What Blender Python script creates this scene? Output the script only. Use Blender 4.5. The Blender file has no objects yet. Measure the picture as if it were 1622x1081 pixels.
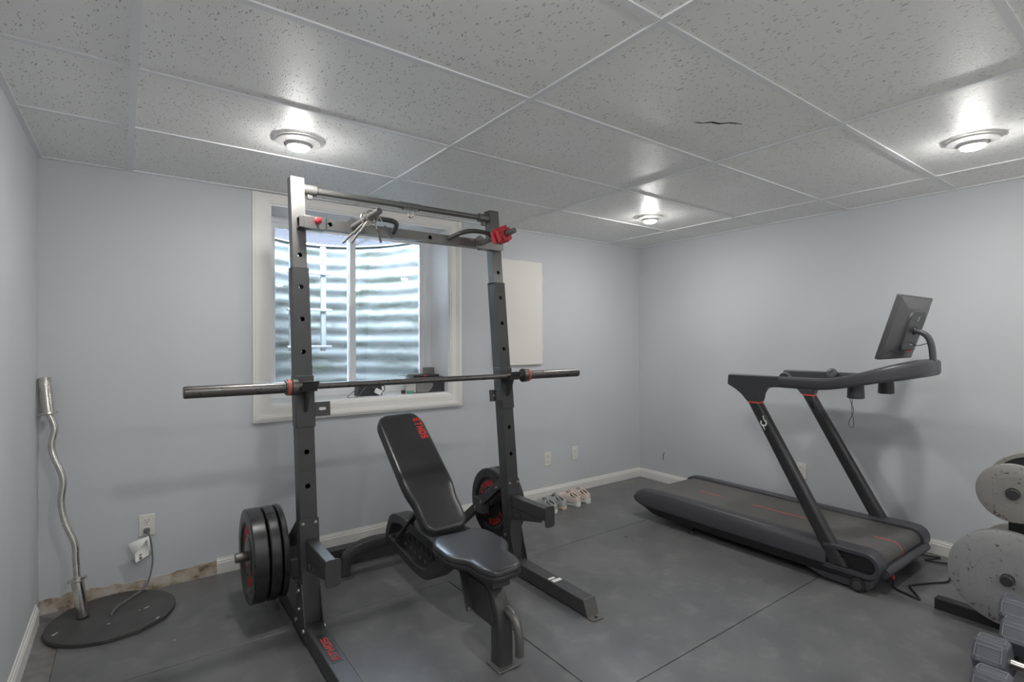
import bpy, bmesh, math, random
from mathutils import Vector, Matrix
random.seed(4)
SC = bpy.context.scene
COL = SC.collection
PI = math.pi

# ------------------------------------------------------------------ camera
YAW, ROLL, FPX = math.radians(36.0), -0.0033, 830.0
Fv = Vector((math.sin(YAW), math.cos(YAW), 0))
R0 = Vector((math.cos(YAW), -math.sin(YAW), 0)); U0 = Vector((0, 0, 1))
Rv = math.cos(ROLL) * R0 + math.sin(ROLL) * U0
Uv = -math.sin(ROLL) * R0 + math.cos(ROLL) * U0
cd = bpy.data.cameras.new('camera'); cam = bpy.data.objects.new('camera', cd); COL.objects.link(cam)
cd.sensor_width = 36.0; cd.lens = FPX / 1622 * 36.0; cd.clip_start = 0.02
M = Matrix.Identity(4)
for i in range(3):
    M[i][0], M[i][1], M[i][2] = Rv[i], Uv[i], -Fv[i]
M[0][3], M[1][3], M[2][3] = 0.0, 0.0, 1.35
cam.matrix_world = M
SC.camera = cam

# ------------------------------------------------------------------ sky, exposure
W = bpy.data.worlds.new('sky'); SC.world = W; W.use_nodes = True
wb = W.node_tree.nodes['Background']
wb.inputs[0].default_value = (0.66, 0.79, 1.0, 1); wb.inputs[1].default_value = 9.6
SC.view_settings.view_transform = 'Standard'; SC.view_settings.look = 'None'
SC.view_settings.exposure = 2.95; SC.view_settings.gamma = 1.0
SC.view_settings.use_curve_mapping = False
SC.cycles.use_denoising = True
SC.cycles.max_bounces = 10; SC.cycles.diffuse_bounces = 6; SC.cycles.transparent_max_bounces = 12
SC.cycles.sample_clamp_indirect = 6.0
BULB = 62.0          # radiance of the ceiling bulbs

XL, XR, YB, YF, H = -.376, 4.11, 3.49, -2.4, 2.27

# ------------------------------------------------------------------ materials
def mat(name, col, rough=.5, metal=0., var=0., vscale=8., bump=0., bscale=200., spec=.5, rvar=0., coat=0.):
    m = bpy.data.materials.new(name); m.use_nodes = True
    nt = m.node_tree; N = nt.nodes; L = nt.links; b = N['Principled BSDF']
    b.inputs['Base Color'].default_value = (*col, 1); b.inputs['Roughness'].default_value = rough
    b.inputs['Metallic'].default_value = metal; b.inputs['Specular IOR Level'].default_value = spec
    b.inputs['Coat Weight'].default_value = coat
    tc = N.new('ShaderNodeTexCoord')
    if var or rvar:
        nz = N.new('ShaderNodeTexNoise'); nz.inputs['Scale'].default_value = vscale
        nz.inputs['Detail'].default_value = 5; L.new(tc.outputs['Object'], nz.inputs['Vector'])
    if var:
        mx = N.new('ShaderNodeMix'); mx.data_type = 'RGBA'
        mx.inputs['A'].default_value = (*[c * (1 - var) for c in col], 1)
        mx.inputs['B'].default_value = (*[min(1, c * (1 + var)) for c in col], 1)
        L.new(nz.outputs['Fac'], mx.inputs['Factor']); L.new(mx.outputs['Result'], b.inputs['Base Color'])
    if rvar:
        mr = N.new('ShaderNodeMapRange'); mr.inputs['From Min'].default_value = .3; mr.inputs['From Max'].default_value = .7
        mr.inputs['To Min'].default_value = rough - rvar; mr.inputs['To Max'].default_value = rough + rvar
        L.new(nz.outputs['Fac'], mr.inputs['Value']); L.new(mr.outputs['Result'], b.inputs['Roughness'])
    if bump:
        n2 = N.new('ShaderNodeTexNoise'); n2.inputs['Scale'].default_value = bscale; n2.inputs['Detail'].default_value = 3
        L.new(tc.outputs['Object'], n2.inputs['Vector'])
        bp = N.new('ShaderNodeBump'); bp.inputs['Strength'].default_value = bump; bp.inputs['Distance'].default_value = .002
        L.new(n2.outputs['Fac'], bp.inputs['Height']); L.new(bp.outputs['Normal'], b.inputs['Normal'])
    return m

def emit(name, col, s):
    m = bpy.data.materials.new(name); m.use_nodes = True; nt = m.node_tree
    nt.nodes.remove(nt.nodes['Principled BSDF'])
    e = nt.nodes.new('ShaderNodeEmission'); e.inputs[0].default_value = (*col, 1); e.inputs[1].default_value = s
    nt.links.new(e.outputs[0], nt.nodes['Material Output'].inputs[0]); return m

def ramp(N, stops):
    r = N.new('ShaderNodeValToRGB'); e = r.color_ramp.elements
    while len(e) < len(stops): e.new(.5)
    for i, (p, c) in enumerate(stops):
        e[i].position = p; e[i].color = (*c, 1) if len(c) == 3 else c
    return r

def wall_mat():
    m = mat('painted_wall', (.595, .610, .632), .55, var=.035, vscale=1.6, bump=.12, bscale=260, spec=.35)
    return m

def floor_mat():
    m = bpy.data.materials.new('rubber_mat'); m.use_nodes = True; nt = m.node_tree; N = nt.nodes; L = nt.links
    b = N['Principled BSDF']; tc = N.new('ShaderNodeTexCoord'); geo = N.new('ShaderNodeNewGeometry')
    n1 = N.new('ShaderNodeTexNoise'); n1.inputs['Scale'].default_value = 2.3; n1.inputs['Detail'].default_value = 6; n1.inputs['Roughness'].default_value = .62
    n2 = N.new('ShaderNodeTexNoise'); n2.inputs['Scale'].default_value = 9; n2.inputs['Detail'].default_value = 6
    n3 = N.new('ShaderNodeTexVoronoi'); n3.inputs['Scale'].default_value = 5.5; n3.inputs['Randomness'].default_value = 1.
    for n in (n1, n2, n3): L.new(geo.outputs['Position'], n.inputs['Vector'])
    r1 = ramp(N, [(.34, (.105, .105, .110)), (.62, (.150, .150, .152))]); L.new(n1.outputs['Fac'], r1.inputs[0])
    r2 = ramp(N, [(.52, (0, 0, 0)), (.86, (.55, .55, .55))]); L.new(n2.outputs['Fac'], r2.inputs[0])
    mx = N.new('ShaderNodeMix'); mx.data_type = 'RGBA'; mx.inputs['B'].default_value = (.26, .257, .25, 1)
    L.new(r2.outputs['Color'], mx.inputs['Factor']); L.new(r1.outputs['Color'], mx.inputs['A'])
    # small pale flecks of chalk
    r3 = ramp(N, [(.0, (1, 1, 1)), (.028, (1, 1, 1)), (.045, (0, 0, 0))]); L.new(n3.outputs['Distance'], r3.inputs[0])
    sep = N.new('ShaderNodeSeparateColor'); L.new(n3.outputs['Color'], sep.inputs[0])
    gt = N.new('ShaderNodeMath'); gt.operation = 'GREATER_THAN'; gt.inputs[1].default_value = .62; L.new(sep.outputs[0], gt.inputs[0])
    mu = N.new('ShaderNodeMath'); mu.operation = 'MULTIPLY'; L.new(r3.outputs['Color'], mu.inputs[0]); L.new(gt.outputs[0], mu.inputs[1])
    m3 = N.new('ShaderNodeMath'); m3.operation = 'MULTIPLY'; L.new(mu.outputs[0], m3.inputs[0]); L.new(n2.outputs['Fac'], m3.inputs[1])
    mx2 = N.new('ShaderNodeMix'); mx2.data_type = 'RGBA'; mx2.inputs['B'].default_value = (.5, .5, .48, 1)
    L.new(m3.outputs[0], mx2.inputs['Factor']); L.new(mx.outputs['Result'], mx2.inputs['A'])
    L.new(mx2.outputs['Result'], b.inputs['Base Color'])
    mr = N.new('ShaderNodeMapRange'); mr.inputs['To Min'].default_value = .22; mr.inputs['To Max'].default_value = .40
    L.new(n1.outputs['Fac'], mr.inputs['Value']); L.new(mr.outputs['Result'], b.inputs['Roughness'])
    nb = N.new('ShaderNodeTexNoise'); nb.inputs['Scale'].default_value = 160; L.new(geo.outputs['Position'], nb.inputs['Vector'])
    bp = N.new('ShaderNodeBump'); bp.inputs['Strength'].default_value = .18; bp.inputs['Distance'].default_value = .002
    L.new(nb.outputs['Fac'], bp.inputs['Height']); L.new(bp.outputs['Normal'], b.inputs['Normal'])
    return m

def tile_mat():
    m = bpy.data.materials.new('fissured_tile'); m.use_nodes = True; nt = m.node_tree; N = nt.nodes; L = nt.links
    b = N['Principled BSDF']; geo = N.new('ShaderNodeNewGeometry')
    # worm-shaped fissures: stretched cells with a wandering direction
    wa = N.new('ShaderNodeTexNoise'); wa.inputs['Scale'].default_value = 16; L.new(geo.outputs['Position'], wa.inputs['Vector'])
    sc = N.new('ShaderNodeVectorMath'); sc.operation = 'SCALE'; sc.inputs['Scale'].default_value = .045; L.new(wa.outputs['Color'], sc.inputs[0])
    ad = N.new('ShaderNodeVectorMath'); ad.operation = 'ADD'; L.new(geo.outputs['Position'], ad.inputs[0]); L.new(sc.outputs[0], ad.inputs[1])
    mp = N.new('ShaderNodeMapping'); mp.inputs['Rotation'].default_value = (0, 0, .5); mp.inputs['Scale'].default_value = (1, .30, 1)
    L.new(ad.outputs[0], mp.inputs['Vector'])
    vo = N.new('ShaderNodeTexVoronoi'); vo.inputs['Scale'].default_value = 122; vo.inputs['Randomness'].default_value = 1
    L.new(mp.outputs[0], vo.inputs['Vector'])
    sep = N.new('ShaderNodeSeparateColor'); L.new(vo.outputs['Color'], sep.inputs[0])
    mr = N.new('ShaderNodeMapRange'); mr.inputs['From Min'].default_value = .05; mr.inputs['From Max'].default_value = 1
    mr.inputs['To Min'].default_value = .05; mr.inputs['To Max'].default_value = .36; L.new(sep.outputs[0], mr.inputs['Value'])
    sub = N.new('ShaderNodeMath'); sub.operation = 'SUBTRACT'; L.new(mr.outputs[0], sub.inputs[0]); L.new(vo.outputs['Distance'], sub.inputs[1])
    rr = ramp(N, [(.0, (0, 0, 0)), (.07, (1, 1, 1))]); L.new(sub.outputs[0], rr.inputs[0])
    fine = N.new('ShaderNodeTexNoise'); fine.inputs['Scale'].default_value = 210; fine.inputs['Detail'].default_value = 2; L.new(geo.outputs['Position'], fine.inputs['Vector'])
    big = N.new('ShaderNodeTexNoise'); big.inputs['Scale'].default_value = 1.3; big.inputs['Detail'].default_value = 4; L.new(geo.outputs['Position'], big.inputs['Vector'])
    rb = ramp(N, [(.3, (.84, .84, .825)), (.7, (.90, .90, .885))]); L.new(big.outputs['Fac'], rb.inputs[0])
    mx = N.new('ShaderNodeMix'); mx.data_type = 'RGBA'; mx.inputs['B'].default_value = (.47, .465, .455, 1)  # fissures darker: shade in the pits put into the base colour
    L.new(rr.outputs['Color'], mx.inputs['Factor']); L.new(rb.outputs['Color'], mx.inputs['A'])
    L.new(mx.outputs['Result'], b.inputs['Base Color'])
    b.inputs['Roughness'].default_value = .45; b.inputs['Specular IOR Level'].default_value = .32
    hs = N.new('ShaderNodeMath'); hs.operation = 'MULTIPLY_ADD'; hs.inputs[1].default_value = -1.6; L.new(rr.outputs['Color'], hs.inputs[0]); L.new(fine.outputs['Fac'], hs.inputs[2])
    bp = N.new('ShaderNodeBump'); bp.inputs['Strength'].default_value = .45; bp.inputs['Distance'].default_value = .004
    L.new(hs.outputs[0], bp.inputs['Height']); L.new(bp.outputs['Normal'], b.inputs['Normal'])
    return m

def steel_well_mat():
    m = bpy.data.materials.new('galvanized'); m.use_nodes = True; nt = m.node_tree; N = nt.nodes; L = nt.links
    b = N['Principled BSDF']; geo = N.new('ShaderNodeNewGeometry')
    n1 = N.new('ShaderNodeTexNoise'); n1.inputs['Scale'].default_value = 5; n1.inputs['Detail'].default_value = 9; n1.inputs['Roughness'].default_value = .7
    mp = N.new('ShaderNodeMapping'); mp.inputs['Scale'].default_value = (.5, .5, 2.2); L.new(geo.outputs['Position'], mp.inputs['Vector'])
    L.new(mp.outputs[0], n1.inputs['Vector'])
    r1 = ramp(N, [(.40, (.065, .072, .055)), (.51, (.132, .138, .128)), (.66, (.170, .176, .172))]); L.new(n1.outputs['Fac'], r1.inputs[0])
    L.new(r1.outputs['Color'], b.inputs['Base Color'])
    b.inputs['Metallic'].default_value = .35; b.inputs['Roughness'].default_value = .5
    return m

def rust_plate_mat(name, base):
    m = bpy.data.materials.new(name); m.use_nodes = True; nt = m.node_tree; N = nt.nodes; L = nt.links
    b = N['Principled BSDF']; tc = N.new('ShaderNodeTexCoord')
    n1 = N.new('ShaderNodeTexNoise'); n1.inputs['Scale'].default_value = 26; n1.inputs['Detail'].default_value = 7; L.new(tc.outputs['Object'], n1.inputs['Vector'])
    n2 = N.new('ShaderNodeTexNoise'); n2.inputs['Scale'].default_value = 70; n2.inputs['Detail'].default_value = 4; L.new(tc.outputs['Object'], n2.inputs['Vector'])
    mp = N.new('ShaderNodeMath'); mp.operation = 'MULTIPLY'; L.new(n1.outputs['Fac'], mp.inputs[0]); L.new(n2.outputs['Fac'], mp.inputs[1])
    r = ramp(N, [(.30, base), (.36, tuple(c * .82 for c in base)), (.40, (.12, .085, .07))]); L.new(mp.outputs[0], r.inputs[0])
    L.new(r.outputs['Color'], b.inputs['Base Color']); b.inputs['Roughness'].default_value = .48; b.inputs['Metallic'].default_value = .25
    bp = N.new('ShaderNodeBump'); bp.inputs['Strength'].default_value = .25; bp.inputs['Distance'].default_value = .002
    L.new(n2.outputs['Fac'], bp.inputs['Height']); L.new(bp.outputs['Normal'], b.inputs['Normal'])
    return m

def dirty_strip_mat():
    m = bpy.data.materials.new('bare_plaster'); m.use_nodes = True; nt = m.node_tree; N = nt.nodes; L = nt.links
    b = N['Principled BSDF']; geo = N.new('ShaderNodeNewGeometry')
    n1 = N.new('ShaderNodeTexNoise'); n1.inputs['Scale'].default_value = 13; n1.inputs['Detail'].default_value = 7; n1.inputs['Roughness'].default_value = .65
    L.new(geo.outputs['Position'], n1.inputs['Vector'])
    r = ramp(N, [(.30, (.10, .075, .055)), (.42, (.40, .32, .23)), (.54, (.55, .49, .42)), (.68, (.62, .59, .55))]); L.new(n1.outputs['Fac'], r.inputs[0])
    L.new(r.outputs['Color'], b.inputs['Base Color']); b.inputs['Roughness'].default_value = .85
    return m

def glass_mat():
    m = bpy.data.materials.new('window_glass'); m.use_nodes = True; nt = m.node_tree; N = nt.nodes; L = nt.links
    nt.nodes.remove(N['Principled BSDF'])
    t = N.new('ShaderNodeBsdfTransparent'); t.inputs[0].default_value = (.96, .98, .97, 1)
    g = N.new('ShaderNodeBsdfGlossy'); g.inputs['Roughness'].default_value = .02
    fr = N.new('ShaderNodeFresnel'); fr.inputs[0].default_value = 1.45
    mx = N.new('ShaderNodeMixShader'); L.new(fr.outputs[0], mx.inputs[0]); L.new(t.outputs[0], mx.inputs[1]); L.new(g.outputs[0], mx.inputs[2])
    L.new(mx.outputs[0], N['Material Output'].inputs[0]); return m

m_wall = wall_mat(); m_floor = floor_mat(); m_tile = tile_mat(); m_well = steel_well_mat(); m_glass = glass_mat()
m_trim = mat('white_trim', (.80, .79, .76), .45, var=.03, vscale=6)
m_casing = mat('painted_casing', (.86, .845, .81), .45, var=.03, vscale=6)
m_grid = mat('ceiling_grid', (.78, .785, .80), .4, var=.04, vscale=5)
m_vinyl = mat('white_vinyl', (.86, .865, .88), .4, var=.02)
m_black = mat('black_powdercoat', (.050, .050, .051), .42, var=.12, vscale=20, bump=.1, bscale=500)
m_steelgrey = mat('grey_steel_tube', (.17, .168, .163), .36, metal=.55, var=.15, vscale=14, rvar=.06)
m_bar = mat('dark_bar_steel', (.13, .125, .12), .33, metal=.7, var=.2, vscale=30, rvar=.08)
m_chrome = mat('worn_chrome', (.62, .60, .56), .24, metal=1., var=.16, vscale=18, rvar=.1)
m_bolt = mat('zinc_bolt', (.55, .54, .51), .3, metal=1., var=.1)
m_pad = mat('black_vinyl_pad', (.028, .028, .030), .32, var=.12, vscale=5, bump=.10, bscale=260, rvar=.02)
m_red = mat('red_print', (.62, .035, .03), .5, var=.08)
m_redplastic = mat('red_plastic', (.50, .035, .045), .38, var=.1)
m_bumper = mat('rubber_bumper', (.026, .026, .028), .3, var=.2, vscale=12, rvar=.06)
m_hub = mat('plate_hub', (.06, .06, .062), .25, metal=.4, var=.2)
m_rubber = mat('black_rubber', (.018, .018, .018), .6, var=.15)
m_tm = mat('treadmill_charcoal', (.060, .060, .068), .36, var=.08, vscale=6, bump=.05, bscale=600)
m_post = mat('treadmill_post', (.034, .034, .037), .34, var=.08, vscale=6)
m_redline = mat('red_line', (.80, .085, .065), .45, var=.05)
m_tmlow = mat('treadmill_black', (.013, .013, .014), .42, var=.1)
m_belt = mat('treadmill_belt', (.115, .112, .108), .62, var=.2, vscale=5, bump=.2, bscale=500)
m_screen = mat('screen_back', (.10, .099, .102), .34, var=.06)
m_glassblack = mat('screen_glass', (.008, .008, .01), .1, var=.05)
m_iron = rust_plate_mat('worn_iron', (.345, .345, .34))
m_iron2 = rust_plate_mat('worn_iron_dull', (.32, .31, .29))
m_badge = mat('badge_grey', (.19, .19, .20), .35, var=.06)
m_hex = mat('grey_rubber_hex', (.105, .108, .125), .42, var=.18, vscale=14)
m_plastic = mat('outlet_plastic', (.78, .765, .72), .35, var=.03)
m_slot = mat('dark_slot', (.02, .02, .02), .5, var=.1)
m_panel = mat('cream_panel', (.80, .775, .73), .5, var=.02, vscale=5)
m_strip = dirty_strip_mat()
m_concrete = mat('bare_concrete', (.20, .195, .19), .8, var=.5, vscale=16, bump=.4, bscale=60)
m_lid = mat('lid_rubber', (.065, .065, .064), .5, var=.35, vscale=9, bump=.25, bscale=90)
m_paper = mat('paper', (.82, .82, .80), .6, var=.03)
m_shoegrey = mat('grey_mesh_shoe', (.44, .445, .455), .7, var=.22, vscale=35, bump=.4, bscale=300)
m_shoepink = mat('beige_mesh_shoe', (.70, .60, .53), .7, var=.15, vscale=30, bump=.4, bscale=300)
m_sole = mat('white_sole', (.74, .77, .72), .55, var=.08)
m_solecream = mat('cream_sole', (.66, .60, .48), .55, var=.1)
m_darkin = mat('shoe_lining', (.10, .10, .105), .8, var=.2)
m_tan = mat('tan_lining', (.28, .20, .12), .8, var=.2)
m_bulb = emit('lamp_glow', (1.0, .985, .955), BULB)
m_ring = mat('lamp_trim', (.66, .66, .65), .35, var=.03)
m_grate = mat('grate_steel', (.015, .0125, .015), .55, metal=.3, var=.2)
m_ladder = mat('ladder_white', (.20, .205, .21), .5, var=.06)
m_gravel = mat('well_gravel', (.25, .24, .22), .9, var=.5, vscale=30, bump=.8, bscale=40)
m_device = mat('dark_device', (.035, .036, .042), .42, var=.1)
m_devgrey = mat('grey_device', (.22, .215, .205), .45, var=.06)
m_green = mat('green_plastic', (.10, .32, .24), .45, var=.1)
m_cable = mat('grey_cable', (.16, .16, .17), .5, var=.1)
m_crack = mat('torn_tile', (.045, .04, .035), .9, var=.3)

# ------------------------------------------------------------------ mesh kit
class MB:
    def __init__(s): s.v = []; s.f = []
    def add(s, vs, fs):
        o = len(s.v); s.v += [Vector(p) for p in vs]; s.f += [tuple(i + o for i in f) for f in fs]; return s
    def box(s, a, b, fn=None):
        (x0, y0, z0), (x1, y1, z1) = a, b
        vs = [(x, y, z) for z in (z0, z1) for x, y in ((x0, y0), (x1, y0), (x1, y1), (x0, y1))]
        if fn: vs = [fn(Vector(p)) for p in vs]
        return s.add(vs, [(3, 2, 1, 0), (4, 5, 6, 7), (0, 1, 5, 4), (1, 2, 6, 5), (2, 3, 7, 6), (3, 0, 4, 7)])
    def bar(s, p, q, w, h, up=(0, 0, 1)):
        p, q = Vector(p), Vector(q); t = (q - p).normalized(); u = Vector(up)
        sd = t.cross(u).normalized(); u = sd.cross(t).normalized()
        vs = [c + sd * a * w / 2 + u * b * h / 2 for c in (p, q) for a, b in ((-1, -1), (1, -1), (1, 1), (-1, 1))]
        return s.add(vs, [(3, 2, 1, 0), (4, 5, 6, 7), (0, 1, 5, 4), (1, 2, 6, 5), (2, 3, 7, 6), (3, 0, 4, 7)])
    def lathe(s, prof, c, ax=(0, 0, 1), n=32, arc=None):
        ax = Vector(ax).normalized(); c = Vector(c)
        e1 = ax.orthogonal().normalized(); e2 = ax.cross(e1); vs = []; fs = []
        for r, h in prof:
            for k in range(n):
                a = 2 * PI * k / n; vs.append(c + ax * h + (e1 * math.cos(a) + e2 * math.sin(a)) * r)
        for i in range(len(prof) - 1):
            for k in range(n):
                k2 = (k + 1) % n; fs.append((i * n + k, i * n + k2, (i + 1) * n + k2, (i + 1) * n + k))
        if prof[0][0] > 1e-6: fs.append(tuple(range(n - 1, -1, -1)))
        if prof[-1][0] > 1e-6: fs.append(tuple((len(prof) - 1) * n + k for k in range(n)))
        return s.add(vs, fs)
    def cyl(s, p, q, r, n=20, r2=None):
        p, q = Vector(p), Vector(q); d = q - p
        return s.lathe([(r, 0), (r if r2 is None else r2, d.length)], p, d, n)
    def ring(s, prof, c, ax=(0, 0, 1), n=32):          # lathe of a closed profile
        ax = Vector(ax).normalized(); c = Vector(c); e1 = ax.orthogonal().normalized(); e2 = ax.cross(e1); vs = []; fs = []; m = len(prof)
        for r, h in prof:
            for k in range(n):
                a = 2 * PI * k / n; vs.append(c + ax * h + (e1 * math.cos(a) + e2 * math.sin(a)) * r)
        for i in range(m):
            j = (i + 1) % m
            for k in range(n):
                k2 = (k + 1) % n; fs.append((i * n + k, i * n + k2, j * n + k2, j * n + k))
        return s.add(vs, fs)
    def torus(s, c, R, r, ax=(0, 0, 1), n=28, m=8):
        return s.ring([(R + r * math.cos(2 * PI * i / m), r * math.sin(2 * PI * i / m)) for i in range(m)], c, ax, n)
    def sweep(s, pts, prof, ref=None, cap=True, closed=False, scales=None):
        pts = [Vector(p) for p in pts]; n = len(pts); m = len(prof); vs = []; fs = []; N = None
        for i, p in enumerate(pts):
            if closed: t = (pts[(i + 1) % n] - pts[i - 1])
            else: t = (pts[min(i + 1, n - 1)] - pts[max(i - 1, 0)])
            t.normalize()
            if ref is not None:
                sd = Vector(ref); sd = (sd - t * sd.dot(t)).normalized(); nn = t.cross(sd)
            else:
                N = (t.orthogonal() if N is None else (N - t * N.dot(t))).normalized(); sd = N; nn = t.cross(sd)
            k = scales[i] if scales else 1.
            kx, ky = k if isinstance(k, tuple) else (k, k)
            vs += [p + sd * a * kx + nn * b * ky for a, b in prof]
        for i in range(n if closed else n - 1):
            j = (i + 1) % n
            for k in range(m):
                k2 = (k + 1) % m; fs.append((i * m + k, i * m + k2, j * m + k2, j * m + k))
        if cap and not closed: fs += [tuple(range(m - 1, -1, -1)), tuple((n - 1) * m + k for k in range(m))]
        return s.add(vs, fs)
    def tube(s, pts, r, n=10, smooth=6, closed=False, ref=None):
        if smooth: pts = cat(pts, smooth, closed)
        return s.sweep(pts, circ(r, n), ref, closed=closed)
    def prism(s, poly, ax, a, b, fn=None):
        def P(u, v, w): return {'x': (w, u, v), 'y': (u, w, v), 'z': (u, v, w)}[ax]
        n = len(poly); vs = [P(u, v, a) for u, v in poly] + [P(u, v, b) for u, v in poly]
        if fn: vs = [fn(Vector(p)) for p in vs]
        return s.add(vs, [tuple(range(n - 1, -1, -1)), tuple(range(n, 2 * n))] + [(i, (i + 1) % n, n + (i + 1) % n, n + i) for i in range(n)])
    def frame(s, outer, inner, ax, a, b):               # extruded ring between two loops of equal count
        def P(u, v, w): return {'x': (w, u, v), 'y': (u, w, v), 'z': (u, v, w)}[ax]
        n = len(outer); vs = [P(*p, w) for w in (a, b) for p in outer] + [P(*p, w) for w in (a, b) for p in inner]; fs = []
        for i in range(n):
            j = (i + 1) % n
            fs += [(i, j, n + j, n + i), (2 * n + j, 2 * n + i, 3 * n + i, 3 * n + j), (j, i, 2 * n + i, 2 * n + j), (n + i, n + j, 3 * n + j, 3 * n + i)]
        return s.add(vs, fs)
    def holeplate(s, u0, u1, v0, v1, holes, w0, w1, fn, hc, n=20):
        """plate in (u,v), thickness w0..w1, round holes [(v,r)] at u=hc; fn maps (u,v,w) to the world"""
        cuts = sorted(holes); last = v0
        def quad(va, vb):
            s.box((u0, va, w0), (u1, vb, w1), lambda p: fn(p.x, p.y, p.z))
        for v, r in cuts:
            a, b = v - 1.6 * r, v + 1.6 * r
            if a > last + 1e-5: quad(last, a)
            angs = sorted([2 * PI * k / n for k in range(n)] + [math.atan2(y - v, x - hc) % (2 * PI) for x in (u0, u1) for y in (a, b)])
            outer, inner = [], []
            for t in angs:
                c, sn = math.cos(t), math.sin(t); k = 9
                if c > 1e-9: k = min(k, (u1 - hc) / c)
                if c < -1e-9: k = min(k, (u0 - hc) / c)
                if sn > 1e-9: k = min(k, (b - v) / sn)
                if sn < -1e-9: k = min(k, (a - v) / sn)
                outer.append((hc + c * k, v + sn * k)); inner.append((hc + c * r, v + sn * r))
            m = len(angs); vs = [fn(*p, w) for w in (w0, w1) for p in outer] + [fn(*p, w) for w in (w0, w1) for p in inner]; fs = []
            for i in range(m):
                j = (i + 1) % m
                fs += [(i, j, m + j, m + i), (2 * m + j, 2 * m + i, 3 * m + i, 3 * m + j), (j, i, 2 * m + i, 2 * m + j), (m + i, m + j, 3 * m + j, 3 * m + i)]
            s.add(vs, fs); last = b
        if v1 > last + 1e-5: quad(last, v1)
        return s

def circ(r, n=10): return [(r * math.cos(2 * PI * k / n), r * math.sin(2 * PI * k / n)) for k in range(n)]
def rrect(w, h, r, n=4):
    out = []
    for cx, cy, a0 in ((w / 2 - r, h / 2 - r, 0), (-w / 2 + r, h / 2 - r, PI / 2), (-w / 2 + r, -h / 2 + r, PI), (w / 2 - r, -h / 2 + r, 1.5 * PI)):
        out += [(cx + r * math.cos(a0 + PI / 2 * k / n), cy + r * math.sin(a0 + PI / 2 * k / n)) for k in range(n + 1)]
    return out
def cat(pts, k=6, closed=False):
    P = [Vector(p) for p in pts]; n = len(P); out = []
    for i in range(n if closed else n - 1):
        if closed: a, b, c, d = P[i - 1], P[i], P[(i + 1) % n], P[(i + 2) % n]
        else: a, b, c, d = P[max(i - 1, 0)], P[i], P[i + 1], P[min(i + 2, n - 1)]
        for j in range(k):
            t = j / k
            out.append(.5 * ((2 * b) + (c - a) * t + (2 * a - 5 * b + 4 * c - d) * t * t + (3 * b - a - 3 * c + d) * t ** 3))
    if not closed: out.append(P[-1])
    return out
def fillet(poly, r, n=5, closed=True):
    out = []; m = len(poly)
    for i, p in enumerate(poly):
        if not closed and i in (0, m - 1): out.append(tuple(p)); continue
        rr = r[i] if isinstance(r, (list, tuple)) else r
        p = Vector((*p, 0)) if len(p) == 2 else Vector(p)
        q0 = poly[i - 1]; q1 = poly[(i + 1) % m]
        q0 = Vector((*q0, 0)) if len(q0) == 2 else Vector(q0); q1 = Vector((*q1, 0)) if len(q1) == 2 else Vector(q1)
        d0, d1 = (q0 - p), (q1 - p); l = min(rr, d0.length * .48, d1.length * .48)
        a, b = p + d0.normalized() * l, p + d1.normalized() * l
        for k in range(n + 1):
            t = k / n; c = a * (1 - t) ** 2 + p * 2 * t * (1 - t) + b * t * t
            out.append(tuple(c) if len(poly[i]) == 3 else (c.x, c.y))
    return out

def obj(name, mb, m, parent=None, bevel=0., seg=2, sharp=35, subsurf=0, label=None, kind=None):
    me = bpy.data.meshes.new(name); base = Vector((0, 0, 0))
    p = parent
    while p is not None: base += p.location; p = p.parent
    if parent is None:
        xs = [v.x for v in mb.v]; ys = [v.y for v in mb.v]; zs = [v.z for v in mb.v]
        base = Vector(((min(xs) + max(xs)) / 2, (min(ys) + max(ys)) / 2, min(zs)))
    me.from_pydata([v - base for v in mb.v], [], mb.f); me.update()
    bm = bmesh.new(); bm.from_mesh(me); bmesh.ops.remove_doubles(bm, verts=bm.verts, dist=1e-6)
    bmesh.ops.recalc_face_normals(bm, faces=bm.faces); bm.to_mesh(me); bm.free()
    for q in me.polygons: q.use_smooth = True
    me.set_sharp_from_angle(angle=math.radians(sharp))
    me.materials.append(m)
    o = bpy.data.objects.new(name, me); COL.objects.link(o)
    if parent is not None: o.parent = parent
    else: o.location = base
    if bevel:
        b = o.modifiers.new('bevel', 'BEVEL'); b.width = bevel; b.segments = seg; b.limit_method = 'ANGLE'; b.angle_limit = math.radians(30); b.harden_normals = False
    if subsurf:
        q = o.modifiers.new('sub', 'SUBSURF'); q.levels = q.render_levels = subsurf
    if label: o['label'] = label
    if kind: o['kind'] = kind
    return o
def tag(o, label, cat_, group=None):
    o['label'] = label; o['category'] = cat_
    if group: o['group'] = group
    return o
def thing(name, label, cat_, loc=(0, 0, 0), group=None):
    o = bpy.data.objects.new(name, None); COL.objects.link(o); o.location = loc; o.empty_display_size = .1
    return tag(o, label, cat_, group)
def struct(name, mb, m, parent=None, **k):
    return obj(name, mb, m, parent, kind='structure' if parent is None else None, **k)
def copy_thing(root, loc, label=None, group=None):
    r = root.copy(); COL.objects.link(r); r.location = loc
    if label: r['label'] = label
    if group: r['group'] = group
    for ch in list(root.children):
        c = ch.copy(); COL.objects.link(c); c.parent = r
        for g in list(ch.children):
            d = g.copy(); COL.objects.link(d); d.parent = c
    return r

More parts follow.
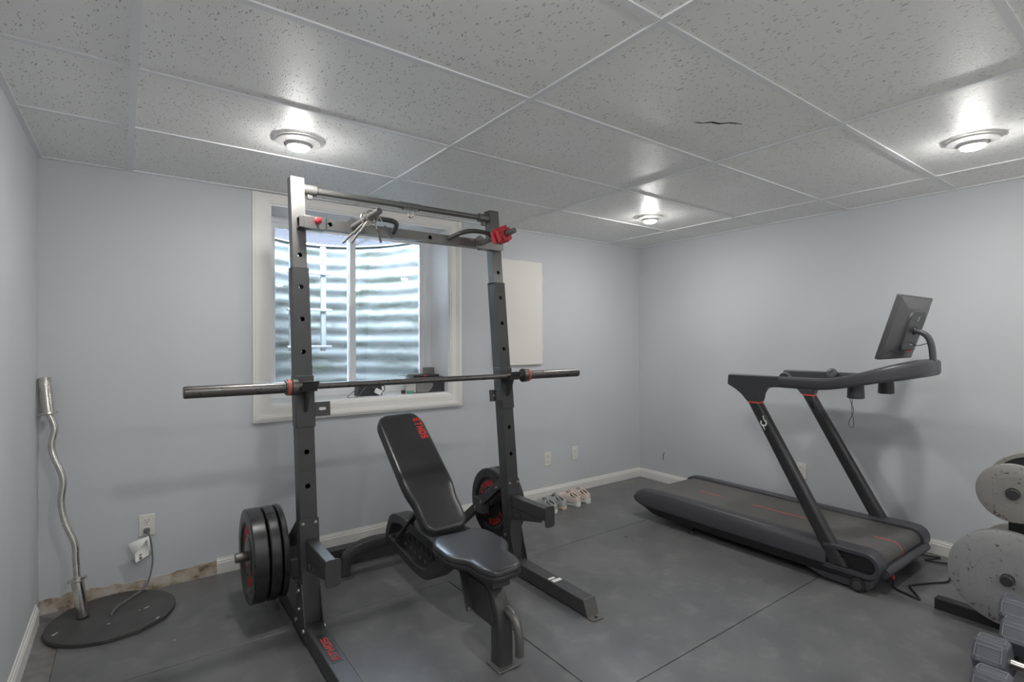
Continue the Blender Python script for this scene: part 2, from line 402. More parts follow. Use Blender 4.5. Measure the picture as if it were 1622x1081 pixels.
# block letters, as strokes in a .8 x 1 cell
_S = .20
GL = {'E': [(0, 0, .2, 1), (0, .8, .8, 1), (0, .4, .7, .6), (0, 0, .8, .2)],
      'T': [(0, .8, .8, 1), (.3, 0, .5, .8)],
      'H': [(0, 0, .2, 1), (.6, 0, .8, 1), (.2, .4, .6, .6)],
      'O': [(0, 0, .2, 1), (.6, 0, .8, 1), (.2, .8, .6, 1), (.2, 0, .6, .2)],
      'S': [(0, .8, .8, 1), (0, .4, .2, .8), (.2, .4, .8, .6), (.6, 0, .8, .4), (0, 0, .6, .2)],
      '1': [(.3, 0, .5, 1), (.15, .8, .3, 1)],
      '0': [(0, 0, .2, 1), (.6, 0, .8, 1), (.2, .8, .6, 1), (.2, 0, .6, .2)]}
def letters(mb, text, o, e1, e2, h, wf=1., gap=.2, t=.0012, slant=0.):
    """o: baseline start; e1 reading direction; e2 up; letters h high"""
    o, e1, e2 = Vector(o), Vector(e1).normalized(), Vector(e2).normalized(); n = e1.cross(e2); x = 0.
    for ch in text:
        for a, b, c, d in GL[ch]:
            P = []
            for w in (0, t):
                for u, v in ((a, b), (c, b), (c, d), (a, d)):
                    P.append(o + e1 * ((x + u * wf + slant * v) * h) + e2 * (v * h) + n * w)
            mb.add(P, [(3, 2, 1, 0), (4, 5, 6, 7), (0, 1, 5, 4), (1, 2, 6, 5), (2, 3, 7, 6), (3, 0, 4, 7)])
        x += .8 * wf + gap
    return mb
def arc_letters(mb, text, c, ax, zero, R, a0, da, h, t=.0012, wf=1.):
    """letters round a disc: centre c, outward normal ax, angle measured clockwise from direction zero"""
    c, ax, z = Vector(c), Vector(ax).normalized(), Vector(zero).normalized(); s = z.cross(ax) * -1
    s = ax.cross(z) * -1
    for i, ch in enumerate(text):
        a = a0 + i * da; up = z * math.cos(a) + s * math.sin(a); rd = up.cross(ax)
        letters(mb, ch, c + up * R - rd * (.4 * h * wf), rd, up, h, wf, t=t)
    return mb

# ================================================================== ROOM
mb = MB().box((XL - .2, YF - .2, -.15), (XR + .2, YB + .3, -.012)); struct('floor', mb, mat('pale_bounce_floor', (.66, .65, .62), .5, var=.05, vscale=3))  # unseen beyond the mats; made pale to bounce light onto the ceiling
struct('trim_7', MB().box((XL, 2.60, -.012), (-.27, YB, -.008)).box((-.27, 3.472, -.012), (XR, YB, -.0085)), m_concrete)
# walls; the back wall has the window hole
wx0, wx1, wz0, wz1 = .69, 1.95, .955, 2.205
mb = MB()
for a, b, c, d in ((XL - .2, wx0, -.15, 2.5), (wx1, XR + .2, -.15, 2.5), (wx0, wx1, -.15, wz0), (wx0, wx1, wz1, 2.5)):
    mb.box((a, YB, c), (b, YB + .29, d))
struct('wall_back', mb, m_wall)
struct('wall_left', MB().box((XL - .2, YF, -.15), (XL, YB, 2.5)), m_wall)
struct('wall_right', MB().box((XR, YF, -.15), (XR + .2, YB, 2.5)), m_wall)
struct('wall_front', MB().box((XL - .2, YF - .2, -.15), (XR + .2, YF, 2.5)), m_wall)
struct('ceiling', MB().box((XL, YF, H + .006), (XR, YB, H + .03)), m_tile)
# suspended grid
gx, gy, ga = .0215, .962, .0094
def G(u, v, z): return Vector((gx + u * math.cos(ga) - v * math.sin(ga), gy + u * math.sin(ga) + v * math.cos(ga), z))
mb = MB()
for c in range(0, 4):
    for (a, b) in ((-3.45, 2.62),):
        w = .012; u = 1.221 * c
        mb.add([G(u - w, a, H), G(u + w, a, H), G(u + w, min(b, 2.51 - u * .0094), H), G(u - w, min(b, 2.51 - u * .0094), H)] + [G(u - w, a, H + .02), G(u + w, a, H + .02), G(u + w, 2.50 - u * .0094, H + .02), G(u - w, 2.50 - u * .0094, H + .02)],
               [(0, 1, 2, 3), (7, 6, 5, 4), (0, 4, 5, 1), (1, 5, 6, 2), (2, 6, 7, 3), (3, 7, 4, 0)])
for r in range(-5, 4):
    v = .606 * r; w = .012
    segs = [(-.40 + .01, -.012)] + [(1.221 * i + .012, 1.221 * (i + 1) - .012) for i in range(3)] + [(1.221 * 3 + .012, 4.07)]
    for a, b in segs:
        z0 = H + .0008
        mb.add([G(a, v - w, z0), G(b, v - w, z0), G(b, v + w, z0), G(a, v + w, z0), G(a, v - w, z0 + .02), G(b, v - w, z0 + .02), G(b, v + w, z0 + .02), G(a, v + w, z0 + .02)],
               [(0, 1, 2, 3), (7, 6, 5, 4), (0, 4, 5, 1), (1, 5, 6, 2), (2, 6, 7, 3), (3, 7, 4, 0)])
struct('trim_1', mb, m_grid)
mb = MB()
mb.box((XL, YB - .02, H - .001), (XR, YB, H + .01)); mb.box((XL, YF, H - .001), (XL + .022, YB - .02, H + .01)); mb.box((XR - .022, YF, H - .001), (XR, YB - .02, H + .01))
struct('trim_2', mb, m_grid)
# torn place and stains in the ceiling tiles
mb = MB()
pp = [(0, 0), (.05, .006), (.09, -.003), (.125, .008), (.17, .002), (.22, .012), (.22, .016), (.16, .010), (.12, .018), (.085, .007), (.04, .012)]
mb.add([Vector((1.92 + u * .82 + v, 1.345 - u * .57 + v, H + .0052)) for u, v in pp], [tuple(range(len(pp)))])
ck = obj('trim_3', mb, m_crack, kind='structure')

# baseboards: profile with a stepped top
def baseboard(name, p, q, nrm, h=.095, t=.014):
    p, q, nrm = Vector(p), Vector(q), Vector(nrm); mb = MB(); vs = []
    prof = [(0, 0), (t, 0), (t, h * .72), (t * .75, h * .78), (t * .75, h * .86), (t * .45, h * .9), (t * .35, h), (0, h)]
    n = len(prof)
    for c in (p, q): vs += [c + nrm * a + Vector((0, 0, b)) for a, b in prof]
    mb.add(vs, [tuple(range(n)), tuple(range(2 * n - 1, n - 1, -1))] + [(i, (i + 1) % n, n + (i + 1) % n, n + i) for i in range(n)])
    return struct(name, mb, m_trim, sharp=20)
baseboard('baseboard_back', (.399, YB, -.01), (XR, YB, -.01), (0, -1, 0))
baseboard('baseboard_right', (XR, YF, -.01), (XR, YB - .014, -.01), (-1, 0, 0))
baseboard('baseboard_left', (XL, YF, -.01), (XL, 3.38, -.01), (1, 0, 0), h=.10)
# stripped bare plaster where the baseboard is missing
mb = MB(); xs = [XL + .002 + (.399 - XL) * i / 40 for i in range(41)]; zs = [.060 + .004 * math.sin(i * 1.3) + .007 * random.random() + .008 * math.sin(i * .21) for i in range(41)]
vs = [(x, YB - .003, -.011) for x in xs] + [(x, YB - .003, z) for x, z in zip(xs, zs)] + [(x, YB + .001, z) for x, z in zip(xs, zs)]
mb.add(vs, [(i, i + 1, 42 + i, 41 + i) for i in range(40)] + [(41 + i, 42 + i, 83 + i, 82 + i) for i in range(40)])
struct('trim_4', mb, m_strip)
# scuff on the right wall
mb = MB(); mb.add([(XR - .0006, 3.205, .20), (XR - .0006, 3.21, .25), (XR - .0006, 3.196, .285), (XR - .0006, 3.188, .284), (XR - .0006, 3.198, .25), (XR - .0006, 3.198, .21)], [tuple(range(6))])
struct('trim_5', mb, mat('wall_scuff', (.16, .155, .15), .8, var=.2))

# rubber mats
def rmat(x0, x1, y0, y1, label):
    g = .0022
    o = obj('rubber_mat', MB().box((x0 + g, y0 + g, -.0118), (x1 - g, y1 - g, 0)), m_floor, bevel=.002)
    tag(o, label, 'floor mat', 'rubber gym floor mats')
rmat(-.27, 1.80, 2.60, 3.472, 'dark rubber floor mat under the round lid and window')
rmat(1.80, 4.092, 2.60, 3.472, 'dark rubber floor mat under the shoes in the far corner')
rmat(-.355, 1.44, 1.39, 2.60, 'dark rubber floor mat under the post with three plates')
rmat(1.44, 3.27, 1.39, 2.60, 'dark rubber floor mat between the weight bench and treadmill')
rmat(3.27, 4.092, 1.39, 2.60, 'dark rubber floor mat strip under the treadmill belt by the wall')
rmat(1.44, 3.27, .18, 1.39, 'dark rubber floor mat before the treadmill transport wheel')
rmat(3.27, 4.092, .18, 1.39, 'dark rubber floor mat under the plate tree and black cord')
rmat(-.355, 1.44, .18, 1.39, 'dark rubber floor mat ahead of the rack foot with red lettering')

# ================================================================== WINDOW
win = bpy.data.objects.new('window_1', None); COL.objects.link(win); win.location = ((wx0 + wx1) / 2, YB, wz0); win['kind'] = 'structure'
cw = .098
def casing_poly(off): return (wx0 - off, wx1 + off, wz0 - off, wz1 + off)
mb = MB()
steps = [(0.0, .012, .012), (.012, .055, .017), (.055, .068, .021), (.068, .085, .026), (.085, .098, .020)]
for a, b, t in steps:
    x0, x1, z0, z1 = casing_poly(b); i0, i1, k0, k1 = casing_poly(a)
    top = min(z1, 2.262); 
    o = [(x0, z0), (x1, z0), (x1, top), (x0, top)]; i = [(i0, k0), (i1, k0), (i1, min(k1, 2.2615)), (i0, min(k1, 2.2615))]
    if a > .055: 
        mb.box((x0, YB - t, z0), (i0, YB, top)); mb.box((i1, YB - t, z0), (x1, YB, top)); mb.box((i0, YB - t, z0), (i1, YB, k0)); continue
    mb.frame(o, i, 'y', YB - t, YB)
obj('casing', mb, m_casing, win)
jy = YB + .29
mb = MB(); e = .012
mb.box((wx0, YB - .001, wz0), (wx0 + e, jy, wz1)); mb.box((wx1 - e, YB - .001, wz0), (wx1, jy, wz1))
mb.box((wx0 + e, YB - .001, wz1 - e), (wx1 - e, jy, wz1)); mb.box((wx0 + e, YB - .001, wz0), (wx1 - e, jy, wz0 + e))
obj('jamb', mb, m_vinyl, win)
fy0, fy1 = jy - .012, jy + .06
fx0, fx1, fz0, fz1 = wx0 + e, wx1 - e, wz0 + e, wz1 - e
def rect(a, b, c, d): return [(a, c), (b, c), (b, d), (a, d)]
obj('window_frame', MB().frame(rect(fx0, fx1, fz0, fz1), rect(fx0 + .045, fx1 - .045, fz0 + .05, fz1 - .04), 'y', fy0, fy1), m_vinyl, win, bevel=.003)
mxc = 1.302
for nm, (a, b), y in (('window_sash', (fx0 + .04, mxc + .03), fy0 + .012), ('window_sash', (mxc - .02, fx1 - .04), fy0 + .034)):
    sw = .040
    s_ = obj(nm, MB().frame(rect(a, b, fz0 + .045, fz1 - .035), rect(a + sw, b - sw, fz0 + .045 + sw, fz1 - .035 - sw), 'y', y, y + .022), m_vinyl, win, bevel=.002)
    obj('glass', MB().box((a + sw - .004, y + .009, fz0 + .04 + sw), (b - sw + .004, y + .013, fz1 - .033 - sw)), m_glass, s_)
obj('latch', MB().prism(fillet([(1.283, 1.52), (1.297, 1.52), (1.300, 1.60), (1.292, 1.625), (1.284, 1.61)], .004), 'y', fy0 - .006, fy0 + .014), m_vinyl, win)

# outside: corrugated well, gravel, grate, ladder
mb = MB(); cxw, ax_, ay_ = 1.30, .69, .95; y00 = jy + .03; prof = []
z = .62
NZ = 176
nu = 48; vs = []; fs = []
for j in range(NZ + 1):
    zz = .55 + (2.19 - .55) * j / NZ
    off = .0062 * math.sin(2 * PI * zz / .115)
    for i in range(nu + 1):
        a = PI * i / nu; c = math.cos(a); s = math.sin(a)
        cc = math.copysign(abs(c) ** 1.0, c); ss = s ** 1.0
        vs.append((cxw - (ax_ + off) * cc, y00 + (ay_ + off) * ss, zz))
for j in range(NZ):
    for i in range(nu):
        q = j * (nu + 1) + i; fs.append((q, q + 1, q + nu + 2, q + nu + 1))
mb.add(vs, fs)
# rim flange
rim = []
for i in range(nu + 1):
    a = PI * i / nu; c = math.cos(a); s = math.sin(a); cc = math.copysign(abs(c) ** 1.0, c); ss = s ** 1.0
    rim.append((cxw - ax_ * cc, y00 + ay_ * ss, 2.197))
mb.sweep(rim, rrect(.014, .045, .003, 1), ref=(0, 0, 1))
o = obj('window_well', mb, m_well, sharp=60)
tag(o, 'corrugated galvanized steel window well curving outside the window', 'window well')
o = struct('trim_6', MB().box((cxw - 1.0, jy + .01, .45), (cxw + 1.0, y00 + 1.05, .62)), m_gravel)
t = thing('grate', 'dark steel bar grate lying over the window well', 'grate', (cxw, y00 + .55, 2.205))
mb = MB()
for k in range(21):
    y = y00 + .04 + k * .044; mb.box((cxw - .80, y - .0025, 2.208), (cxw + .80, y + .0025, 2.222))
b_ = obj('bars', mb, m_grate, t)
for x in (.62, 1.12, 1.62, 2.04):
    obj('cross_bar', MB().box((x - .005, y00 + .02, 2.212), (x + .005, y00 + .96, 2.226)), m_ladder, t)
t = thing('ladder', 'white metal escape ladder against the corrugated window well', 'ladder', (1.28, 4.55, 1.27))
yl = 4.60
obj('rail', MB().box((1.310, yl - .03, 1.27), (1.352, yl, 2.16)), m_ladder, t, bevel=.004)
obj('rail', MB().box((1.055, yl - .03, 1.27), (1.097, yl, 2.16)), m_ladder, t, bevel=.004)
for z in (1.31, 1.62, 1.93):
    obj('rung', MB().box((1.035, yl - .05, z - .012), (1.395, yl - .022, z + .008)), m_ladder, t, bevel=.003)

# ---- things on the sill
sz = wz0 + e
t = thing('speaker', 'dark grey box speaker with a rounded grey front on the window sill', 'speaker', (1.82, 3.62, sz))
obj('body', MB().box((1.70, 3.545, sz), (1.935, 3.72, sz + .115)), m_device, t, bevel=.006)
obj('front_panel', MB().prism(fillet([(1.695, sz + .004), (1.80, sz + .004), (1.838, sz + .055), (1.80, sz + .112), (1.695, sz + .112)], .02), 'y', 3.528, 3.545), m_devgrey, t, bevel=.004)
obj('lit_side_panel', MB().box((1.69, 3.545, sz + .005), (1.70, 3.715, sz + .11)), m_plastic, t, bevel=.003)  # pale side toward the window: daylight put into its colour
ztop = sz + .115
t = thing('folder', 'closed dark folder lying on the grey box speaker', 'folder', (1.80, 3.62, ztop))
obj('cover', MB().box((1.70, 3.56, ztop + .001), (1.90, 3.70, ztop + .018)), m_device, t, bevel=.006)
obj('clasp', MB().lathe([(.010, 0), (.010, .004), (.006, .006)], (1.78, 3.56, ztop + .01), (0, -1, 0), 14), m_redplastic, t, label='red clasp')
o = tag(obj('box', MB().box((1.862, 3.705, ztop + .001), (1.934, 3.765, ztop + .062)), m_devgrey, bevel=.003), 'small dark carton standing behind the folder on the speaker', 'box')
mb = MB()
for k in range(3):
    a = .25 * k - .2; c, s = math.cos(a), math.sin(a); cx_, cy_ = 1.665 + .01 * k, 3.615
    mb.add([(cx_ + (u * c - v * s), cy_ + (u * s + v * c), ztop + .0055 + .0012 * k + (.008 if u < 0 else 0)) for u, v in ((-.06, -.045), (.032, -.045), (.032, .045), (-.06, .045))], [(0, 1, 2, 3)])
so = obj('papers', mb, m_paper); so.modifiers.new('thick', 'SOLIDIFY').thickness = .0008
tag(so, 'loose white papers sticking out beside the folder', 'papers')
t = thing('clock_radio', 'small dark clock radio on the window sill under the barbell', 'clock radio', (1.36, 3.61, sz))
obj('body', MB().prism(fillet([(1.272, sz), (1.452, sz), (1.445, sz + .075), (1.28, sz + .075)], .012), 'y', 3.57, 3.66), m_device, t, bevel=.006)
obj('cable', MB().tube([(1.27, 3.60, sz + .05), (1.225, 3.56, sz + .03), (1.185, 3.53, sz + .004), (1.25, 3.525, sz + .004), (1.30, 3.54, sz + .05), (1.35, 3.56, sz + .083), (1.385, 3.55, sz + .05)], .0025, 6), m_cable, t)
obj('handle', MB().tube([(1.452, 3.61, sz + .015), (1.475, 3.60, sz + .03), (1.475, 3.60, sz + .06), (1.452, 3.61, sz + .065)], .004, 6), m_cable, t)
obj('knob', MB().lathe([(.007, 0), (.007, .008)], (1.35, 3.60, sz + .075), (0, 0, 1), 12), m_redplastic, t, label='red knob')
o = obj('charger', MB().box((-.024, -.012, -.018), (.024, .012, .018), lambda p: Matrix.Rotation(.5, 3, 'Y') @ p + Vector((1.404, 3.535, sz + .030))), m_paper, bevel=.004); tag(o, 'white plug charger lying in front of the clock radio', 'charger')
o = obj('plastic_scrap', MB().box((1.632, 3.535, sz), (1.678, 3.565, sz + .02)), m_green, bevel=.005); tag(o, 'small green plastic scrap on the window sill', 'scrap')
o = obj('trinket', MB().lathe([(0.001, 0), (.014, .004), (.017, .02), (.012, .028), (.001, .03)], (1.60, 3.55, sz), (0, 0, 1), 14), m_device); tag(o, 'small dark knob-like trinket beside the green scrap', 'trinket')

# ================================================================== WALL FIXTURES
t = thing('access_panel', 'cream wall access panel hung beside the window behind the post', 'wall panel', (2.58, YB, 1.15))
obj('door', MB().box((2.345, YB - .022, 1.15), (2.842, YB - .006, 2.015)), m_panel, t, bevel=.003)
obj('frame', MB().box((2.335, YB - .006, 1.145), (2.848, YB, 2.02)), m_panel, t)
obj('latch', MB().box((2.336, YB - .034, 1.735), (2.352, YB - .008, 1.765)), m_bolt, t, bevel=.003, label='small metal latch')
for z in (1.30, 1.88): obj('hinge', MB().cyl((2.846, YB - .018, z - .03), (2.846, YB - .018, z + .03), .006, 10), m_panel, t)

def outlet(x, z, label, slots=True):
    t = thing('outlet', label, 'outlet', (x, YB, z - .06), 'wall outlets')
    obj('cover_plate', MB().box((x - .036, YB - .006, z - .058), (x + .036, YB, z + .058)), m_plastic, t, bevel=.003)
    for dz in (-.024, .024):
        if slots:
            f = obj('socket', MB().prism([(x + .0165 * math.cos(a) * 1.0, z + dz + .0145 * math.sin(a)) for a in [2 * PI * k / 20 for k in range(20)]], 'y', YB - .0085, YB - .004), m_plastic, t, bevel=.001)
            mb = MB(); mb.box((x - .0085, YB - .0092, z + dz - .001), (x - .0062, YB - .008, z + dz + .008)); mb.box((x + .0062, YB - .0092, z + dz - .001), (x + .0085, YB - .008, z + dz + .008))
            mb.lathe([(.0026, 0), (.0026, .0006)], (x, YB - .0085, z + dz - .008), (0, -1, 0), 10); obj('slots', mb, m_slot, f)
        else:
            f = obj('socket', MB().lathe([(.008, 0), (.008, .006), (.005, .008)], (x, YB - .005, z + dz), (0, -1, 0), 14), m_plastic, t)
    obj('screw', MB().lathe([(.003, 0), (.003, .001)], (x, YB - .006, z), (0, -1, 0), 10), m_bolt, t)
    return t
outlet(.066, .352, 'white wall outlet with a grey cord plugged in')
outlet(2.91, .328, 'white wall outlet closest to the steel rack post')
outlet(3.227, .342, 'white wall plate above the pair of beige shoes', False)
t = thing('outlet', 'white wall outlet seen between the treadmill uprights', 'outlet', (XR, 1.925, .30), 'wall outlets')
obj('cover_plate', MB().box((XR - .006, 1.925 - .036, .36 - .058), (XR, 1.925 + .036, .36 + .058)), m_plastic, t, bevel=.003)
for dz in (-.024, .024):
    f = obj('socket', MB().prism([(1.925 + .0165 * math.cos(a), .36 + dz + .0145 * math.sin(a)) for a in [2 * PI * k / 20 for k in range(20)]], 'x', XR - .0085, XR - .004), m_plastic, t)
    mb = MB(); mb.box((XR - .0092, 1.925 - .0085, .36 + dz), (XR - .008, 1.925 - .0062, .36 + dz + .008)); mb.box((XR - .0092, 1.925 + .0062, .36 + dz), (XR - .008, 1.925 + .0085, .36 + dz + .008)); obj('slots', mb, m_slot, f)
# sump cord with tag
t = thing('power_cord', 'grey power cord with a white paper tag dropping to the round lid', 'cord', (.066, 3.45, .02))
obj('plug', MB().box((.053, YB - .036, .314), (.079, YB - .009, .340)), m_cable, t, bevel=.005)
obj('cable', MB().tube([(.066, 3.452, .325), (.078, 3.445, .30), (.087, 3.44, .235), (.088, 3.42, .150), (.060, 3.385, .062), (-.005, 3.33, .040), (-.062, 3.262, .034), (-.080, 3.205, .030), (-.081, 3.20, .0225)], .0042, 8), m_cable, t)
mb = MB(); mb.add([(-.018, 3.428, .285), (.074, 3.44, .305), (.084, 3.44, .20), (.012, 3.425, .17), (.006, 3.43, .225)], [(0, 1, 2, 3, 4)])
tg = obj('tag', mb, m_paper, t, label='white paper tag'); tg.modifiers.new('thick', 'SOLIDIFY').thickness = .0006
mb = MB(); 
for q in range(16):
    u, v = q % 4, q // 4
    if (u * 7 + v * 3 + u * v) % 3: mb.add([(.025 + u * .006, 3.4285, .188 + v * .007 + u * .002), (.031 + u * .006, 3.4285, .188 + v * .007 + u * .002), (.031 + u * .006, 3.4285, .195 + v * .007 + u * .002), (.025 + u * .006, 3.4285, .195 + v * .007 + u * .002)], [(0, 1, 2, 3)])
obj('print', mb, m_cable, tg)

# ================================================================== CEILING LIGHTS
def downlight(x, y, label, n=0):
    t = thing('ceiling_light', label, 'ceiling light', (x, y, H), 'recessed ceiling lights')
    obj('trim_ring', MB().ring([(.060, .0), (.092, .0), (.097, -.004), (.094, -.010), (.078, -.012), (.066, -.020), (.060, -.020)], (x, y, H + .002), (0, 0, 1), 40), m_ring, t)
    obj('collar', MB().ring([(.0465, -.031), (.050, -.031), (.060, -.012), (.060, .0), (.0465, .0)], (x, y, H + .001), (0, 0, 1), 36), m_ring, t)
    obj('bulb', MB().lathe([(.046, -.010), (.046, -.031), (.043, -.036), (.032, -.041), (.014, -.044), (.001, -.0445)], (x, y, H), (0, 0, 1), 32), m_bulb, t)
    return t
downlight(.622, 2.515, 'round recessed ceiling light above the plate-loaded rack post by the window')
downlight(3.133, 2.555, 'round recessed ceiling light deepest in the room over the treadmill tail')
downlight(3.143, .705, 'round recessed ceiling light high over the plate tree')
downlight(.622, .705, 'round recessed fill light added out of view overhead at the fourth grid spot')  # unseen lamp added on the grid spacing to light the room
downlight(.622, -1.20, 'round recessed fill light added out of view at the rear by the plain wall')  # unseen lamp added behind the camera as front fill
downlight(1.88, -1.20, 'round recessed fill light added out of view at the rear middle')  # another unseen lamp, added to flatten the light from the rear
downlight(3.143, -1.20, 'round recessed fill light added out of view at the rear beyond the dumbbells')  # unseen too, added for fill from behind the camera

# ================================================================== SUMP LID AND CURL BAR
t = thing('sump_lid', 'round black floor lid with a chewed edge under the curl bar', 'floor lid', (-.075, 3.222, 0))
mb = MB(); n = 64; vs = []; fs = []
for k in range(n):
    a = 2 * PI * k / n; j = 1 + (.012 * math.sin(k * 5.1) + .014 * random.random() if 46 < k < 62 else .002 * math.sin(k * 3))
    for r, h in ((.255, 0), (.257 * j, .004), (.256 * j, .018), (.250, .0215)):
        vs.append((-.075 + r * math.cos(a), 3.222 + r * math.sin(a), h))
for k in range(n):
    k2 = (k + 1) % n
    for i in range(3): fs.append((k * 4 + i, k2 * 4 + i, k2 * 4 + i + 1, k * 4 + i + 1))
fs += [tuple(k * 4 + 3 for k in range(n)), tuple(k * 4 for k in range(n - 1, -1, -1))]
obj('disc', mb.add(vs, fs), m_lid, t)
mb = MB()
for (u, v, a, l) in ((-.285, 3.155, .9, .03), (.06, 3.20, .3, .022), (-.09, 3.12, .1, .01), (.03, 3.19, 0, .006), (.1, 3.05, .8, .02)):
    c, s = math.cos(a), math.sin(a)
    obj('scuff', MB().add([(u + c * p * l - s * q * .006, v + s * p * l + c * q * .006, .0219) for p, q in ((-.5, -.5), (.5, -.35), (.5, .4), (-.5, .5))], [(0, 1, 2, 3)]), m_paper, t, label='pale scuff mark')
t = thing('curl_bar', 'chrome bent curl bar leaning upright in the corner', 'curl bar', (-.19, 3.25, .022))
def eb(x, z): return Vector((x, 3.262 + .185 * z / 1.18, z))
A, B = eb(-.190, .025), eb(-.2145, .195)
obj('sleeve', MB().lathe([(.0245, 0), (.025, .002), (.025, .168)], A, B - A, 28), m_chrome, t)
obj('collar', MB().lathe([(.030, 0), (.038, .002), (.038, .012), (.030, .014)], B, B - A, 28), m_chrome, t)
C1, D1 = eb(-.331, 1.008), eb(-.350, 1.185)
obj('sleeve', MB().lathe([(.025, 0), (.025, .168), (.0245, .17)], C1, D1 - C1, 28), m_chrome, t)
obj('collar', MB().lathe([(.030, -.014), (.038, -.012), (.038, -.002), (.030, 0)], C1, D1 - C1, 28), m_chrome, t)
obj('shaft', MB().tube([B, eb(-.221, .30), eb(-.226, .37), eb(-.262, .475), eb(-.278, .57), eb(-.272, .68), eb(-.310, .80), eb(-.316, .86), eb(-.306, .93), C1], .0142, 14, 8), m_chrome, t)

# ================================================================== SQUAT RACK
rack = thing('squat_rack', 'tall dark steel squat rack with an open frame before the window', 'squat rack', (1.24, 2.5, 0))
PXL, PXR, PW = .660, 1.822, .076
def yf(z): return 2.445 + .112 * z
def lean(x0):       # (u across, v height, w depth) -> world
    return lambda u, v, w: Vector((x0 + u, yf(v) + w, v))
HZ = [.525 + .1555 * k for k in range(8)]
for X0 in (PXL, PXR):
    f = lean(X0); h = PW / 2
    mb = MB()
    lo = [(z, .0115) for z in HZ if z < 1.69]
    mb.holeplate(-h, h, .03, 1.705, lo, 0, .004, f, 0); mb.holeplate(-h, h, .03, 1.705, lo, PW - .004, PW, f, 0)
    for a, b in ((-h, -h + .004), (h - .004, h)): mb.box((a, .03, .004), (b, 1.705, PW - .004), lambda p: f(p.x, p.y, p.z))
    # lip at the sleeve mouth
    obj('post', mb, m_black, rack)
    h2 = .032; w0 = .006; up = [(1.6135, .0115), (1.77, .0115)]
    mb = MB(); mb.holeplate(-h2, h2, 1.57, 2.155, up, w0, w0 + .004, f, 0); mb.holeplate(-h2, h2, 1.57, 2.155, up, w0 + .060, w0 + .064, f, 0)
    for a, b in ((-h2, -h2 + .004), (h2 - .004, h2)): mb.box((a, 1.57, w0 + .004), (b, 2.155, w0 + .060), lambda p: f(p.x, p.y, p.z))
    mb.box((-h2, 2.151, w0), (h2, 2.158, w0 + .064), lambda p: f(p.x, p.y, p.z))
    obj('post_extension', mb, m_steelgrey, rack)
    obj('sleeve_lip', MB().frame(rect(-h, h, yf(1.703), yf(1.703) + PW), rect(-h2, h2, yf(1.703) + w0, yf(1.703) + w0 + .064), 'z', 1.703, 1.709).__class__() if False else
        (lambda q: (q.frame([(X0 + a, b) for a, b in rect(-h, h, yf(1.703), yf(1.703) + PW)], [(X0 + a, b) for a, b in rect(-h2, h2, yf(1.703) + w0, yf(1.703) + w0 + .064)], 'z', 1.700, 1.708), q)[1])(MB()), m_black, rack)
# floor feet with slanted front plates
for X0 in (PXL, PXR):
    h = .038
    mb = MB().prism([(1.845, .006), (3.20, .006), (3.20, .08), (1.875, .08)], 'x', X0 - h, X0 + h)
    ft = obj('foot', mb, m_black, rack, bevel=.004)
    obj('foot_plate', MB().add([(X0 - h, 1.846, .004), (X0 + h, 1.846, .004), (X0 + h, 1.873, .0815), (X0 - h, 1.873, .0815), (X0 - h, 1.840, .004), (X0 + h, 1.840, .004), (X0 + h, 1.868, .0815), (X0 - h, 1.868, .0815)],
        [(0, 1, 2, 3), (7, 6, 5, 4), (0, 4, 5, 1), (1, 5, 6, 2), (2, 6, 7, 3), (3, 7, 4, 0)]).prism(fillet([(X0 - h, 1.846), (X0 - h, 1.80), (X0 + h, 1.80), (X0 + h, 1.846)], [0.001, .03, .03, .001]), 'z', 0, .006), m_steelgrey, rack)
    obj('bolt', MB().lathe([(.008, 0), (.008, .004), (.001, .005)], (X0, 1.822, .006), (0, 0, 1), 12), m_rubber, rack)
    for s in (-1, 1):   # triangular gussets bolted to the post
        xx = X0 + s * (h + .0025); g = MB().prism([(2.40, .02), (2.60, .02), (2.54, .25), (2.475, .25)], 'x', xx - .0025, xx + .0025)
        gs = obj('gusset', g, m_black, rack)
        mb = MB()
        for yy, zz in ((2.43, .06), (2.56, .06), (2.505, .13), (2.515, .21)):
            obj('bolt', MB().lathe([(.011, 0), (.011, .006), (.006, .009), (.001, .0095)], (xx + s * .0025, yy, zz), (s, 0, 0), 12), m_bolt, gs)
    # diagonal rear brace
    s = 1 if X0 == PXR else -1
    obj('diagonal_brace', MB().bar((X0, 2.575, .515), (X0, 3.16, .075), .045, .05), m_black, rack, bevel=.003)
    mb = MB()
    xi = X0 - .0225 if s > 0 else X0 + .0225
    for yy, zz in ((2.885, .275), (2.815, .325), (2.64, .455)): obj('brace_bolt', MB().lathe([(.010, 0), (.010, .005), (.005, .008), (.001, .0085)], (xi, yy, zz), (-s, 0, 0), 12), m_bolt, rack)
    # storage peg
    px0 = X0 + s * .02; tip = .405 if s < 0 else 2.06
    obj('storage_peg', MB().cyl((px0, 2.85, .297), (tip, 2.85, .297), .0235, 24), m_steelgrey, rack, bevel=.002)
    obj('peg_plate', MB().box((X0 - .028, 2.80, .25), (X0 + .028, 2.90, .345)), m_black, rack, bevel=.004)
obj('rear_crossmember', MB().box((PXL + .038, 3.125, .012), (PXR - .038, 3.19, .115)), m_black, rack, bevel=.004)
